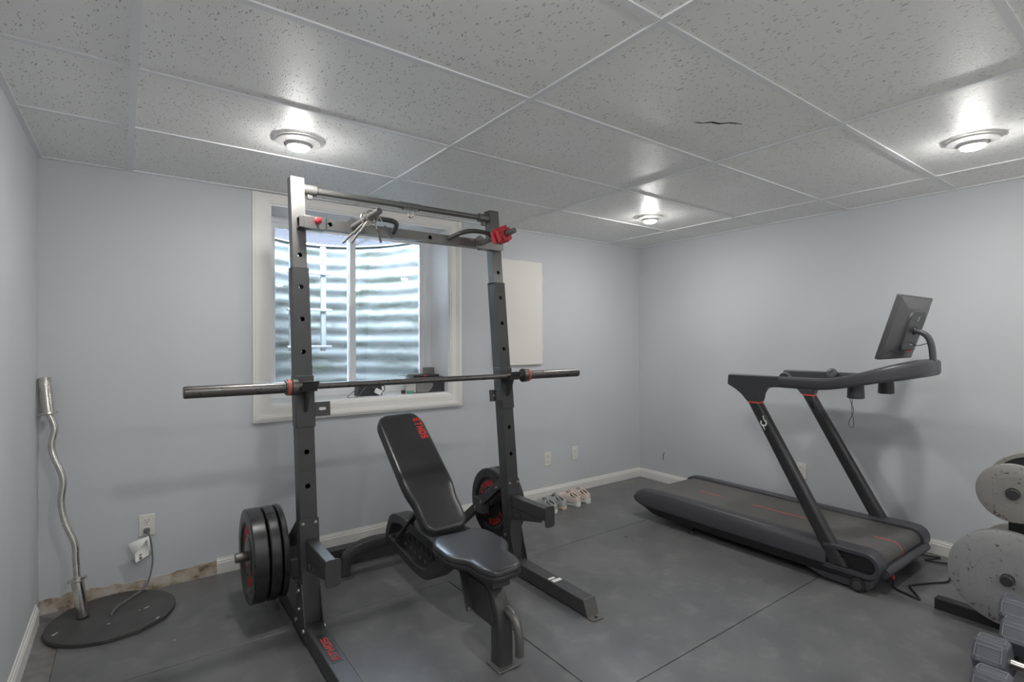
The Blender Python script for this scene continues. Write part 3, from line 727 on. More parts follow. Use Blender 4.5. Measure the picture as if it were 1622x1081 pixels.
# spotter arms
for X0 in (PXL, PXR):
    f = lean(X0)
    z0, z1 = .378, .446; ya, yb = 2.165, 2.497; xo = .004 if X0 == PXL else -.004
    arm = obj('spotter_arm', MB().box((X0 - .023 + xo, ya, z0), (X0 + .023 + xo, yb, z1)), m_black, rack, bevel=.004)
    obj('end_plate', MB().prism(fillet([(X0 + xo - .032, .347), (X0 + xo + .032, .347), (X0 + xo + .032, .461), (X0 + xo - .032, .461)], .018, 3), 'y', ya - .007, ya), m_black, arm, bevel=.0015)
    obj('mounting_plate', MB().box((-.043, .31, -.006), (.043, .535, 0), lambda p: f(p.x, p.y, p.z)), m_black, arm, bevel=.002)
    mb = MB()
    for u in (-.028, .028):
        obj('bolt', MB().lathe([(.007, 0), (.007, .004), (.001, .006)], f(u, .515, -.006), (0, -1, 0), 10), m_bolt, arm)
    gfn = lambda u, v, w: Vector((X0 + xo - .02 + w, u, v))
    obj('web', MB().prism([(2.20, .378), (2.21, .362), (2.485, .305), (2.49, .378)], 'x', X0 + xo - .022, X0 + xo - .018), m_black, arm)
    mb = MB(); 
    for yy, zz, r in ((2.43, .342, .014), (2.37, .350, .010)):
        obj('web_hole', MB().lathe([(r, 0), (r, .0008)], (X0 + xo - .0222, yy, zz), (-1, 0, 0), 16), m_bolt, arm)
# J cups
for X0 in (PXL, PXR):
    f = lean(X0); s = 1 if X0 == PXL else -1; q = lambda p: f(p.x, p.y, p.z)
    mb = MB().box((-.043, .95, -.006), (.043, 1.19, 0), q)
    mb.box((-.043, .95, 0), (-.038, 1.19, PW * .9), q); mb.box((.038, .95, 0), (.043, 1.19, PW * .9), q)
    jc = obj('j_cup', mb, m_black, rack, bevel=.002)
    # folded cradle: shelf then raised front lip
    pr = [(0, 1.142), (-.045, 1.128), (-.075, 1.128), (-.118, 1.172), (-.121, 1.169), (-.078, 1.121), (-.045, 1.121), (0, 1.134)]
    vs = [f(u, z, w) for u in (-.036, .036) for w, z in pr]; n = len(pr)
    obj('cradle', MB().add(vs, [tuple(range(n)), tuple(range(2 * n - 1, n - 1, -1))] + [(i, (i + 1) % n, n + (i + 1) % n, n + i) for i in range(n)]), m_black, jc, bevel=.0015)
    vs = [f(u, z, w) for u in (-.006, .006) for w, z in ((0, 1.13), (-.075, 1.122), (-.02, 1.03), (0, 1.015))]
    obj('rib', MB().add(vs, [(0, 1, 2, 3), (7, 6, 5, 4), (0, 4, 5, 1), (1, 5, 6, 2), (2, 6, 7, 3), (3, 7, 4, 0)]), m_black, jc)
    # side lug with a slot
    a, b = (.043, .118) if s > 0 else (-.118, -.043)
    lug = obj('side_lug', MB().box((a, .995, .006), (b, 1.062, .014), q), m_black, jc, bevel=.002)
    mb = MB(); c = (a + b) / 2
    mb.prism(fillet([(c - .016, 1.022), (c + .016, 1.022), (c + .016, 1.036), (c - .016, 1.036)], .007), 'y', 0, .001, lambda p: f(p.x, p.z, .0052 + p.y)); obj('slot', mb, m_bolt, lug)
    if s < 0: obj('lug_block', MB().box((-.085, .995, -.012), (-.043, 1.062, .006), q), m_black, jc, bevel=.004)
# pull-up bar
zb = 2.108; yb_ = yf(zb) + .036
mb = MB().cyl((PXL + .03, yb_, zb), (PXR - .03, yb_, zb), .0165, 20); pb = obj('pull_up_bar', mb, m_steelgrey, rack)
for xa, xb in ((PXL + .032, PXL + .098), (PXR - .098, PXR - .032)):
    e_ = obj('end_socket', MB().cyl((xa, yb_, zb), (xb, yb_, zb), .026, 24), m_steelgrey, pb, bevel=.002)
    obj('set_screw', MB().box(((xa + xb) / 2 - .012, yb_ - .010, zb - .046), ((xa + xb) / 2 + .012, yb_ + .010, zb - .022)), m_steelgrey, pb, bevel=.003)
ec = 1.268
obj('bar_clamp', MB().cyl((ec - .06, yb_, zb), (ec + .06, yb_, zb), .0195, 20).box((ec - .04, yb_ - .02, zb - .022), (ec + .04, yb_ + .02, zb - .014)), m_steelgrey, pb)
obj('eye_ring', MB().torus((ec + .005, yb_, zb - .045), .017, .0045, (.9, .45, 0), 24, 8).cyl((ec + .005, yb_, zb - .030), (ec + .005, yb_, zb - .010), .005, 10), m_chrome, pb, label='shiny steel eye ring')
# cross beam with grips
zc = 1.925; yc = yf(zc) - .052
bf = lambda u, v, w: Vector((u, yc + w, zc + v))
mb = MB()
def beamplate(w0, w1):
    s0 = MB().holeplate(-.025, .025, PXL - .012, PXR + .012, [(.792, .012), (1.338, .012), (1.72, .012)], w0, w1, lambda u, v, w: Vector((v, yc + w, zc + u)), 0); mb.add(s0.v, s0.f)
beamplate(0, .004); beamplate(.046, .050)
mb.box((PXL - .012, yc + .004, zc + .021), (PXR + .012, yc + .046, zc + .025)); mb.box((PXL - .012, yc + .004, zc - .025), (PXR + .012, yc + .046, zc - .021))
beam = obj('cross_beam', mb, m_steelgrey, rack)
for xa, xb in ((PXL + .008, PXL + .112), (PXR - .145, PXR - .010)):
    obj('beam_sleeve', MB().box((xa, yc - .005, zc - .030), (xb, yc + .052, zc + .030)), m_steelgrey, beam, bevel=.002)
obj('pull_pin', MB().lathe([(.006, 0), (.006, .016), (.014, .020), (.018, .030), (.014, .042), (.001, .046)], (.725, yc - .005, zc + .004), (0, -1, 0), 18), m_redplastic, beam, label='red ball-headed pull pin')
gp = []
for bx, tip, lp in (((.905), (.935, 2.33, 1.957), [(.917, 2.50, 1.946), (.97, 2.50, 1.960), (1.06, 2.50, 1.960), (1.105, 2.53, 1.952), (1.122, yc, 1.925)]),
                    ((1.662), (1.700, 2.312, 1.957), [(1.676, 2.50, 1.946), (1.645, 2.49, 1.962), (1.56, 2.50, 1.968), (1.50, 2.53, 1.958), (1.452, yc, 1.930)])):
    g = obj('grip', MB().cyl((bx, yc + .004, zc), tip, .0155, 18), m_steelgrey, beam, bevel=.002)
    obj('grip_loop', MB().tube(lp, .0125, 12, 8), m_black, g)
    obj('grip_bracket', MB().prism(fillet([(bx - .03, zc - .028), (bx + .035, zc - .028), (bx + .035, zc + .028), (bx - .005, zc + .05), (bx - .03, zc + .028)], .006, 2), 'y', yc - .009, yc - .004), m_steelgrey, g)
# decals
o_ = Vector((PXL - .022, 2.115, .0812))
dec = obj('name_decal', MB().box((PXL - .022, 2.085, .0802), (PXL + .022, 2.325, .0808)), m_tmlow, rack)
obj('lettering', letters(MB(), 'ETHOS', (PXL + .015, 2.10, .0806), (0, 1, 0), (-1, 0, 0), .030, 1.35, .22, .0006), m_red, dec, label='red lettering')
obj('sticker', MB().box((PXR - .028, 2.10, .0803), (PXR + .030, 2.125, .0808)).box((PXR - .030, 2.135, .0803), (PXR + .012, 2.152, .0808)), m_paper, rack, label='white sticker')

# ================================================================== PLATES ON THE RACK
def bumper(x0, x1, y, z, R, label, face, txt=True, group='black bumper plates stored on the rack pegs'):
    """face: -1 shows its -X face, +1 its +X face"""
    t = thing('bumper_plate', label, 'weight plate', ((x0 + x1) / 2, y, z - R), group)
    w = x1 - x0; b = .007
    prof = [(.026, .012), (.15, .012), (.158, .006), (.168, .001), (R - .012, 0), (R - b * .3, b * .35), (R, b), (R, w - b), (R - b * .3, w - b * .35), (R - .012, w), (.168, w - .001), (.158, w - .006), (.15, w - .012), (.026, w - .012)]
    obj('disc', MB().ring(prof, (x0, y, z), (1, 0, 0), 56), m_bumper, t, sharp=16)
    obj('hub', MB().ring([(.0255, .004), (.075, .006), (.092, .010), (.092, w - .010), (.075, w - .006), (.0255, w - .004)], (x0, y, z), (1, 0, 0), 40), m_hub, t, label='shiny metal hub')
    if txt:
        fx = x0 + .012 if face < 0 else x1 - .012; mb = MB()
        for a0 in (-1.15, 2.0): arc_letters(mb, 'ETHOS', (fx, y, z), (face, 0, 0), (0, 0, 1), .104, a0, .30, .036, .0012, 1.0)
        for a0 in (.55, 3.75): arc_letters(mb, '10', (fx, y, z), (face, 0, 0), (0, 0, 1), .108, a0, .22, .028, .0012, .9)
        obj('lettering', mb, m_red, t, label='red lettering')
    return t
bumper(.452, .520, 2.85, .2955, .225, 'thick black bumper plate with red letters, outermost of the three', -1)
bumper(.526, .576, 2.85, .2955, .225, 'black bumper plate sandwiched in the middle of the three', -1, False)
bumper(.582, .611, 2.85, .2955, .225, 'thin black bumper plate of the three nearest the post', -1, False)
bumper(1.885, 1.950, 2.85, .2955, .222, 'black bumper plate facing the bench with red letters behind the post', -1)
bumper(1.956, 2.012, 2.85, .2955, .222, 'black bumper plate on the wall side of the red lettered one', -1, False)

# ================================================================== BARBELL
t = thing('barbell', 'long dark steel barbell resting across the rack hooks', 'barbell', (1.265, 2.50, 1.13))
BY = yf(1.145) - .062; BZ = 1.1435
bx0, bx1, c0, c1 = .170, 2.352, .585, 1.925
obj('shaft', MB().cyl((c0, BY, BZ), (c1, BY, BZ), .0148, 20), m_bar, t)
for a, b, sgn in ((c0, bx0, -1), (c1, bx1, 1)):
    sl = obj('sleeve', MB().lathe([(.023, 0), (.0255, .003), (.0255, abs(b - a) - .004), (.022, abs(b - a))], (a, BY, BZ), (sgn, 0, 0), 28), m_bar, t)
    obj('collar', MB().lathe([(.030, -.030), (.040, -.026), (.040, -.002), (.034, .0), (.034, .024), (.028, .026)], (a, BY, BZ), (sgn, 0, 0), 28), m_bar, t)
    obj('red_band', MB().ring([(.0345, .003), (.0375, .004), (.0375, .018), (.0345, .019)], (a, BY, BZ), (sgn, 0, 0), 28), mat('orange_red_band', (.50, .10, .06), .5, var=.1), t, label='orange red band')

# ---- clips hanging on the grips
def spring_clip(c, ax, leg1, leg2, label):
    t = thing('spring_collar', label, 'barbell collar', c, 'chrome spring collars hung on the grip')
    ax = Vector(ax).normalized(); c = Vector(c); e1 = Vector((0, 0, 1)); e1 = (e1 - ax * e1.dot(ax)).normalized(); e2 = ax.cross(e1)
    pts = []; R = .030; n = 52
    for k in range(n + 1):
        a = PI * .78 + 2 * PI * 1.44 * k / n
        pts.append(c + (e1 * math.cos(a) + e2 * math.sin(a)) * R + ax * (.011 * (k / n - .5) * 2) - e1 * .0102)
    obj('coil', MB().tube(pts, .0034, 8, 0), m_chrome, t)
    for p0, L in ((pts[0], leg1), (pts[-1], leg2)):
        q = p0 + Vector(L); lg = obj('leg', MB().cyl(p0, p0 + Vector(L) * .55, .0034, 8), m_chrome, t)
        obj('leg_grip', MB().cyl(p0 + Vector(L) * .5, q, .0055, 10), m_steelgrey, lg)
spring_clip((.925, 2.405, 1.953), (.12, -1, .10), (-.075, .0, -.110), (.062, -.02, -.112), 'chrome spring collar on the bare grip, hung nearer its tip')
spring_clip((.918, 2.445, 1.950), (-.10, -1, .12), (-.090, .02, -.100), (.040, .0, -.126), 'chrome spring collar on the bare grip, hung closer to the beam')
def clamp(c, ax, label):
    t = thing('clamp_collar', label, 'barbell collar', c, 'red plastic clamp collars')
    ax = Vector(ax).normalized(); c = Vector(c)
    e1 = (Vector((0, 0, 1)) - ax * ax.z).normalized(); e2 = ax.cross(e1)
    mb = MB().ring([(.0185, -.020), (.038, -.020), (.041, -.016), (.041, .016), (.038, .020), (.0185, .020)], c, ax, 30)
    for k in range(9):
        a = 2 * PI * k / 9; d = e1 * math.cos(a) + e2 * math.sin(a); mb.bar(c + d * .041 - ax * .018, c + d * .041 + ax * .018, .014, .012, d)
    obj('body', mb, m_redplastic, t, bevel=.0015)
    d = (e2 * .8 - e1 * .3).normalized()
    obj('lever', MB().bar(c + d * .040 + ax * .004 - e1 * .034, c + d * .058 + e1 * .034, .024, .012, d), m_redplastic, t, bevel=.003)
    obj('hinge_pin', MB().cyl(c - d * .036 - ax * .02, c - d * .036 + ax * .02, .004, 8), m_rubber, t)
ga_ = Vector((1.700, 2.312, 1.957)) - Vector((1.662, yc, zc))
clamp(Vector((1.700, 2.312, 1.957)) - ga_.normalized() * .085, ga_, 'red plastic clamp collar on the grip, closest to its tip')
clamp(Vector((1.700, 2.312, 1.957)) - ga_.normalized() * .127, ga_, 'red plastic clamp collar on the grip, deeper toward the beam')

# ================================================================== WEIGHT BENCH
BX = 1.250
bench = thing('weight_bench', 'black adjustable weight bench with an inclined padded back', 'weight bench', (BX, 2.3, 0))
# pads
Lb = .80; ang = math.atan2(.50, .625); bo = Vector((BX, 2.235, .440)); dv = Vector((0, math.cos(ang), math.sin(ang))); dn = Vector((0, -math.sin(ang), math.cos(ang)))
def BP(u, v, w): return bo + Vector((1, 0, 0)) * u + dv * v + dn * w
half = [(.078, 0), (.118, .035), (.122, .12), (.120, .175), (.134, .235), (.140, .29), (.139, .72), (.105, .795)]
outl = [(-u, v) for u, v in half] + [(u, v) for u, v in reversed(half)]
outl = fillet(outl, [.02, .03, .03, .03, .03, .03, .03, .04] * 1 + [.04, .03, .03, .03, .03, .03, .03, .02], 4)
def pad(name, poly, fn, t0, t1):
    cx_ = sum(p[0] for p in poly) / len(poly); cy_ = sum(p[1] for p in poly) / len(poly)
    def ins(k, d): 
        out = []
        n = len(poly)
        for i, (u, v) in enumerate(poly):
            a, b = poly[i - 1], poly[(i + 1) % n]; tx, ty = b[0] - a[0], b[1] - a[1]; l = math.hypot(tx, ty) or 1
            nx, ny = ty / l, -tx / l
            if (u - cx_) * nx + (v - cy_) * ny < 0: nx, ny = -nx, -ny
            out.append((u - nx * d, v - ny * d))
        return out
    th = t1 - t0; layers = [(.012, t0), (.002, t0 + .006), (0, t0 + .014), (0, t0 + th * .45), (.0025, t0 + th * .5), (0, t0 + th * .55), (0, t1 - .020), (.003, t1 - .010), (.010, t1 - .003), (.022, t1), (.045, t1 + .002)]
    mb = MB(); n = len(poly); vs = []; fs = []
    for d, w in layers: vs += [fn(u, v, w) for u, v in ins(0, d)]
    for i in range(len(layers) - 1):
        for k in range(n): fs.append((i * n + k, i * n + (k + 1) % n, (i + 1) * n + (k + 1) % n, (i + 1) * n + k))
    fs += [tuple(range(n - 1, -1, -1)), tuple((len(layers) - 1) * n + k for k in range(n))]
    return obj(name, mb.add(vs, fs), m_pad, bench, sharp=70)
bp_ = pad('back_pad', outl, BP, -.055, 0)
obj('lettering', letters(MB(), 'ETHOS', BP(.072, .735, .0022), -dv, Vector((1, 0, 0)), .042, .78, .16, .0008), m_red, bp_, label='red lettering')
sh = [(.150, .455), (.158, .38), (.152, .27), (.138, .225), (.105, .19), (.098, .115), (.092, .06), (.062, .0)]
so_ = Vector((BX, 1.745, .418)); sa = .055
def SP(u, v, w): return so_ + Vector((u, v * math.cos(sa) - w * math.sin(sa), v * math.sin(sa) * 1. + w * math.cos(sa)))
sh[0] = (.135, .44); 
sh = [(.118, .44), (.158, .37), (.160, .225), (.122, .175), (.104, .15), (.102, .075), (.068, .0)]
soutl = [(u, v) for u, v in sh] + [(-u, v) for u, v in reversed(sh)]
soutl = fillet(soutl, .034, 4)
pad('seat_pad', soutl, SP, -.055, 0)
# main slotted frame (side outline in y,z), solid ring
outer = fillet([(2.945, .205), (2.86, .362), (2.72, .385), (2.20, .345), (2.215, .26), (2.39, .135), (2.53, .128), (2.80, .168)], .06, 4)
inner = fillet([(2.885, .220), (2.835, .312), (2.72, .335), (2.30, .300), (2.31, .27), (2.42, .185), (2.53, .178), (2.78, .212)], .035, 4)
obj('main_frame', MB().frame(outer, inner, 'x', BX - .048, BX + .048), m_black, bench, bevel=.004)
mb = MB()
for sx in (-.020, .020):
    teeth = [(2.88, .235), (2.83, .318), (2.70, .322), (2.68, .298)]
    top = [];
    for k in range(6):
        y = 2.66 - k * .055; top += [(y, .300 - k * .004), (y - .018, .262 - k * .004), (y - .034, .268 - k * .004), (y - .030, .298 - k * .004)]
    poly = [(2.885, .225), (2.80, .24)] + top + [(2.32, .28), (2.42, .180), (2.53, .173), (2.78, .207)]
    mb.prism(poly, 'x', BX + sx - .004, BX + sx + .004)
lad = obj('notch_plate', mb, m_black, bench)
mb = MB()
for k in range(6):
    y = 2.69 - k * .058; obj('plate_hole', MB().lathe([(.012, 0), (.012, .0008)], (BX - .0245, y, .232 - k * .006), (-1, 0, 0), 14), m_bolt, lad)
obj('support_link', MB().bar((BX - .040, 2.52, .445), (BX - .040, 2.775, .232), .010, .038, (1, 0, 0)).bar((BX + .040, 2.52, .445), (BX + .040, 2.775, .232), .010, .038, (1, 0, 0)), m_black, bench, bevel=.002)
mb = MB().cyl((BX - .060, 2.775, .232), (BX + .060, 2.775, .232), .010, 14); obj('link_pin', mb, m_bolt, bench)
obj('back_bracket', MB().add([BP(u, v, w) for w in (-.056, -.095) for u, v in ((-.045, .12), (.045, .12), (.045, .55), (-.045, .55))], [(0, 1, 2, 3), (7, 6, 5, 4), (0, 4, 5, 1), (1, 5, 6, 2), (2, 6, 7, 3), (3, 7, 4, 0)]), m_black, bench, bevel=.004)
obj('hinge', MB().cyl((BX - .065, 2.26, .385), (BX + .065, 2.26, .385), .016, 16).box((BX - .05, 2.20, .335), (BX + .05, 2.30, .385)), m_black, bench)
# front leg: curved spine
path = cat([(BX, 2.30, .318), (BX, 2.08, .318), (BX, 1.93, .305), (BX, 1.845, .262), (BX, 1.808, .185), (BX, 1.800, .10), (BX, 1.800, .008)], 5)
obj('front_leg', MB().sweep(path, rrect(.068, .070, .008, 2), ref=(1, 0, 0)), m_black, bench, sharp=50)
obj('leg_gusset', MB().prism(fillet([(1.80, .165), (1.965, .165), (2.055, .31), (1.86, .31)], .02, 3), 'x', BX - .042, BX - .034).prism(fillet([(1.80, .165), (1.965, .165), (2.055, .31), (1.86, .31)], .02, 3), 'x', BX + .034, BX + .042), m_black, bench)
lk = obj('seat_link', MB().bar((BX - .052, 1.960, .175), (BX - .052, 2.03, .345), .009, .045, (1, 0, 0)), m_black, bench, bevel=.002)
obj('link_slot', MB().bar((BX - .0568, 1.972, .20), (BX - .0568, 2.005, .285), .0008, .010, (1, 0, 0)), m_bolt, lk)
obj('link_bolt', MB().lathe([(.013, 0), (.013, .008), (.006, .012), (.001, .0125)], (BX - .0565, 1.962, .180), (-1, 0, 0), 14), m_bolt, lk)
obj('seat_bracket', MB().box((BX - .045, 1.80, .318), (BX + .045, 1.86, .366)).box((BX - .035, 1.83, .318), (BX + .035, 2.15, .375)), m_black, bench, bevel=.004)
obj('front_foot_plate', MB().box((BX - .052, 1.742, 0), (BX + .052, 1.842, .009)), m_steelgrey, bench, bevel=.002)
obj('handle', MB().tube([(BX + .018, 1.812, .222), (BX + .018, 1.765, .222), (BX + .018, 1.722, .198), (BX + .018, 1.702, .145), (BX + .018, 1.700, .075)], .0185, 16, 8, ref=(1, 0, 0)), m_steelgrey, bench)
# rear curved stabiliser
for s in (-1, 1):
    path = cat([(BX, 2.955, .175), (BX + s * .10, 2.972, .175), (BX + s * .19, 2.985, .155), (BX + s * .250, 2.995, .105), (BX + s * .268, 3.0, .012)], 6)
    obj('rear_leg', MB().sweep(path, rrect(.062, .055, .008, 2), ref=(0, 1, 0)), m_black, bench, sharp=50)
    obj('rear_foot_plate', MB().box((BX + s * .275 - .055, 2.955, 0), (BX + s * .275 + .055, 3.045, .009)), m_steelgrey, bench, bevel=.002)
obj('wheel', MB().cyl((BX - .27, 3.035, .10), (BX - .21, 3.035, .10), .030, 20), m_rubber, bench, bevel=.004)

# ================================================================== TREADMILL
TC = 3.525
tm = thing('treadmill', 'large dark grey treadmill with a tilted screen along the wall', 'treadmill', (TC, 1.87, 0))
TL, TR_ = 3.135, 3.925          # outer faces of the side rails
for side in (0, 1):
    def X(d): return TL + d if side == 0 else TR_ - d          # d inward from the outer face
    y0, y1 = 1.345, 2.73
    # outer shell: sloping face, cross-section (d, z) swept along y with a rounded tail
    sec = [(.030, .075), (.002, .100), (.010, .165), (.034, .207), (.055, .215), (.105, .215), (.112, .205), (.112, .075)]
    ys = [(y0, 1, 0), (2.52, 1, 0), (2.62, .98, .004), (2.68, .86, .022), (2.715, .62, .052), (2.728, .35, .09)]
    mb = MB(); vs = []; fs = []; n = len(sec)
    for y, k, lift in ys:
        for d, z in sec: vs.append((X(d), y, .075 + lift * .6 + (z - .075) * k if k < 1 else z))
    for i in range(len(ys) - 1):
        for k in range(n): fs.append((i * n + k, i * n + (k + 1) % n, (i + 1) * n + (k + 1) % n, (i + 1) * n + k))
    fs += [tuple(range(n)), tuple((len(ys) - 1) * n + k for k in range(n))]
    obj('side_rail', mb.add(vs, fs), m_tm, tm, bevel=.004, sharp=40)
    # lower black sill, tapering up at the tail
    lo = [(1.12, .075), (1.12, .11), (2.62, .105), (2.66, .098), (2.56, .058), (2.50, .050), (1.50, .046), (1.20, .052)]
    xs = sorted((X(.012), X(.11)))
    obj('lower_sill', MB().prism(lo, 'x', *xs), m_tmlow, tm, bevel=.004)
    # C shaped roller guard at the front
    g = []
    for k in range(13):
        a = PI / 2 + PI * k / 12; g.append((1.150 + .070 * math.cos(a), .1475 + .070 * math.sin(a)))
    gi = [(1.150 + .046 * math.cos(PI / 2 + PI * k / 12), .1475 + .046 * math.sin(PI / 2 + PI * k / 12)) for k in range(13)]
    poly = [(1.36, .2165)] + g + [(1.36, .0775), (1.36, .108)] + list(reversed(gi)) + [(1.36, .1935)]
    xs = sorted((X(.006), X(.118)))
    obj('roller_guard', MB().prism(poly, 'x', *xs), m_tm, tm, bevel=.004)
    xs = sorted((X(.03), X(.11)))
    obj('roller_housing', MB().box((xs[0], 1.108, .095), (xs[1], 1.40, .196)), m_tmlow, tm, bevel=.006)
# deck and belt
mb = MB(); pr = []
bx0_, bx1_ = TL + .114, TR_ - .114
pr = [(2.60, .198), (2.66, .194), (2.705, .180), (2.722, .155), (2.712, .125), (2.68, .108)]
top = [(1.150, .1985)] + pr
fr = [(1.150 + .052 * math.cos(a), .1465 + .052 * math.sin(a)) for a in [PI / 2 + PI * k / 12 for k in range(13)]]
poly = [(2.60, .198)] + pr[1:] + [(1.15, .0945)][::-1] + list(reversed(fr))
belt = obj('belt', MB().prism(poly, 'x', bx0_, bx1_), m_belt, tm, bevel=.004, sharp=30)
mb = MB()
for ya, yb2 in ((2.22, 2.40), (1.62, 1.98)): mb.box((TC - .012, ya, .1982), (TC - .004, yb2, .1989))
mb.box((TC - .012, 1.155, .1984), (TC - .004, 1.24, .1991))
mb.add([(TC - .012 + dx, 1.150 + .0527 * math.cos(a), .1465 + .0527 * math.sin(a)) for a in [PI / 2 + PI * .6 * k / 8 for k in range(9)] for dx in (0, .008)], [(2 * k, 2 * k + 1, 2 * k + 3, 2 * k + 2) for k in range(8)])
obj('belt_stripe', mb, m_redline, belt, label='thin red centre stripe')
obj('deck', MB().box((bx0_ - .03, 1.20, .075), (bx1_ + .03, 2.66, .150)), m_tmlow, tm)
obj('red_accent', MB().add([(X_ , 2.705, z) for X_ in (TL + .036, TL + .10) for z in (.186, .192)] + [(X_, 2.715, z) for X_ in (TL + .036, TL + .10) for z in (.180, .186)], [(0, 1, 3, 2), (4, 5, 7, 6), (0, 4, 6, 2), (1, 5, 7, 3), (0, 1, 5, 4), (2, 3, 7, 6)]), m_redline, tm, label='red accent line')
obj('front_bar', MB().cyl((TL + .08, 1.085, .112), (TR_ - .08, 1.085, .112), .024, 20), m_tm, tm)
obj('motor_shroud', MB().prism(fillet([(1.12, .085), (1.46, .085), (1.46, .045), (1.36, .012), (1.16, .012), (1.12, .03)], .02, 3), 'x', TL + .016, TR_ - .016), m_tm, tm, bevel=.004)
for xx in (TL + .010, TR_ - .010):
    w_ = obj('transport_wheel', MB().lathe([(.026, -.014), (.036, -.011), (.036, .011), (.026, .014)], (xx, 1.185, .036), (1, 0, 0), 28), m_rubber, tm)
    obj('wheel_cap', MB().lathe([(.022, -.0155), (.022, .0155)], (xx, 1.185, .036), (1, 0, 0), 22), m_tm, w_, bevel=.002)
    obj('foot', MB().lathe([(.026, 0), (.028, .004), (.024, .014), (.014, .018), (.014, .055)], (xx + (.032 if xx < TC else -.032), 2.24, 0), (0, 0, 1), 22), m_tmlow, tm)
# uprights: slanted rounded posts
for side in (0, 1):
    x0 = TL + .004 if side == 0 else TR_ - .004 - .072; x1 = x0 + .072; xm = (x0 + x1) / 2
    def post(z0, z1, grow=0.):
        mb = MB(); vs = []; fs = []; sec = rrect(.066 + grow, .082 + grow, .024, 5); n = len(sec)
        for z in (z0, z1):
            fl = 1 + .18 * max(0, 1 - (z - .11) / .85)
            yc0 = 1.290 + (1.767 - 1.290) * (z - .118) / (.964 - .118)
            vs += [(xm + a, yc0 + b * fl, z) for a, b in sec]
        fs = [(k, (k + 1) % n, n + (k + 1) % n, n + k) for k in range(n)] + [tuple(range(n)), tuple(range(n, 2 * n))]
        return mb.add(vs, fs)
    sl = (1.767 - 1.290) / (.964 - .118)
    up = obj('upright', post(.118, .964), m_post, tm, sharp=50)
    obj('upright_base', post(.112, .150, .006), m_post, up, sharp=50)
    obj('red_ring', post(.958, .9665, .002), m_redline, up, label='thin red ring')
    # shoulder: side outline blending post into the arm
    zA, zB = 1.130, 1.066
    outl = [(1.806, .964), (1.729, .964)] + [(1.720, .990), (1.714, 1.020), (1.698, 1.048), (1.665, 1.063), (1.60, zB)] + [(1.60, zA), (1.925, zA + .002), (1.936, zA - .006), (1.940, zB), (1.925, 1.058), (1.885, 1.037), (1.845, 1.008)]
    obj('shoulder', MB().prism(outl, 'x', x0 + .003, x1 - .003), m_tm, tm, bevel=.012, seg=3, sharp=50)
    if side == 0:
        lg = MB(); lc = Vector((x0 + .0022, 1.697, .842)); 
        # round mark with two ears and a slanted stem, pale
        d1 = Vector((0, sl, 1)).normalized(); d2 = Vector((0, 1, -sl)).normalized()
        vs = []; fs = []
        for k in range(25):
            a = .4 + 5.2 * k / 24
            for r in (.012, .022): vs.append(lc + d1 * r * math.cos(a) + d2 * r * math.sin(a))
        for k in range(24): fs.append((2 * k, 2 * k + 1, 2 * k + 3, 2 * k + 2))
        lg.add(vs, fs)
        lg.bar(lc + d1 * .016 - d2 * .012, lc + d1 * .040 - d2 * .020, .0012, .011, (1, 0, 0)); lg.bar(lc - d1 * .014 + d2 * .012, lc - d1 * .040 + d2 * .012, .0012, .010, (1, 0, 0))
        obj('emblem', lg, m_paper, up, label='small pale round emblem')
    else:
        obj('vent', MB().bar((x0 + .0022, 1.745, .92), (x0 + .0022, 1.718, .872), .001, .022, (1, 0, 0)), m_tmlow, up)
# handlebar loop
hz0 = 1.098
xa, xb = TL + .040, TR_ - .040
loop = [(xa, 1.66, hz0), (xa, 1.50, hz0 - .001), (xa, 1.36, hz0 + .002), (xa + .012, 1.24, hz0 + .024), (xa + .055, 1.115, hz0 + .060), (xa + .15, 1.020, hz0 + .088), (TC - .10, .985, hz0 + .100), (TC, .980, hz0 + .102), (TC + .10, .985, hz0 + .100),
        (xb - .15, 1.020, hz0 + .088), (xb - .055, 1.115, hz0 + .060), (xb - .012, 1.24, hz0 + .024), (xb, 1.36, hz0 + .002), (xb, 1.50, hz0 - .001), (xb, 1.66, hz0)]
pts = cat(loop, 6); sec = rrect(.064, .066, .016, 4)
mb = MB(); vs = []; n = len(sec); fs = []
for i, p in enumerate(pts):
    tt = (pts[min(i + 1, len(pts) - 1)] - pts[max(i - 1, 0)]); tt.z *= 1; tt.normalize()
    sd = Vector((tt.y, -tt.x, 0)).normalized(); k = 1.0
    dz = 1.0 + .28 * max(0, min(1, (1.25 - p.y) / .2))
    vs += [p + sd * a * k + Vector((0, 0, 1)) * b * dz for a, b in sec]
for i in range(len(pts) - 1):
    for k in range(n): fs.append((i * n + k, i * n + (k + 1) % n, (i + 1) * n + (k + 1) % n, (i + 1) * n + k))
fs += [tuple(range(n)), tuple((len(pts) - 1) * n + k for k in range(n))]
hb = obj('handlebar', mb.add(vs, fs), m_tm, tm, sharp=50)
for xx, yy in ((xa + .028, 1.60), (xb - .028, 1.60)):
    s = 1 if xx < TC else -1
    obj('control_knob', MB().lathe([(.030, 0), (.033, .004), (.033, .022), (.028, .026), (.014, .027), (.012, .022)], (xx - s * .002, yy, hz0 + .022), (s, 0, .25), 28), m_screen, hb)
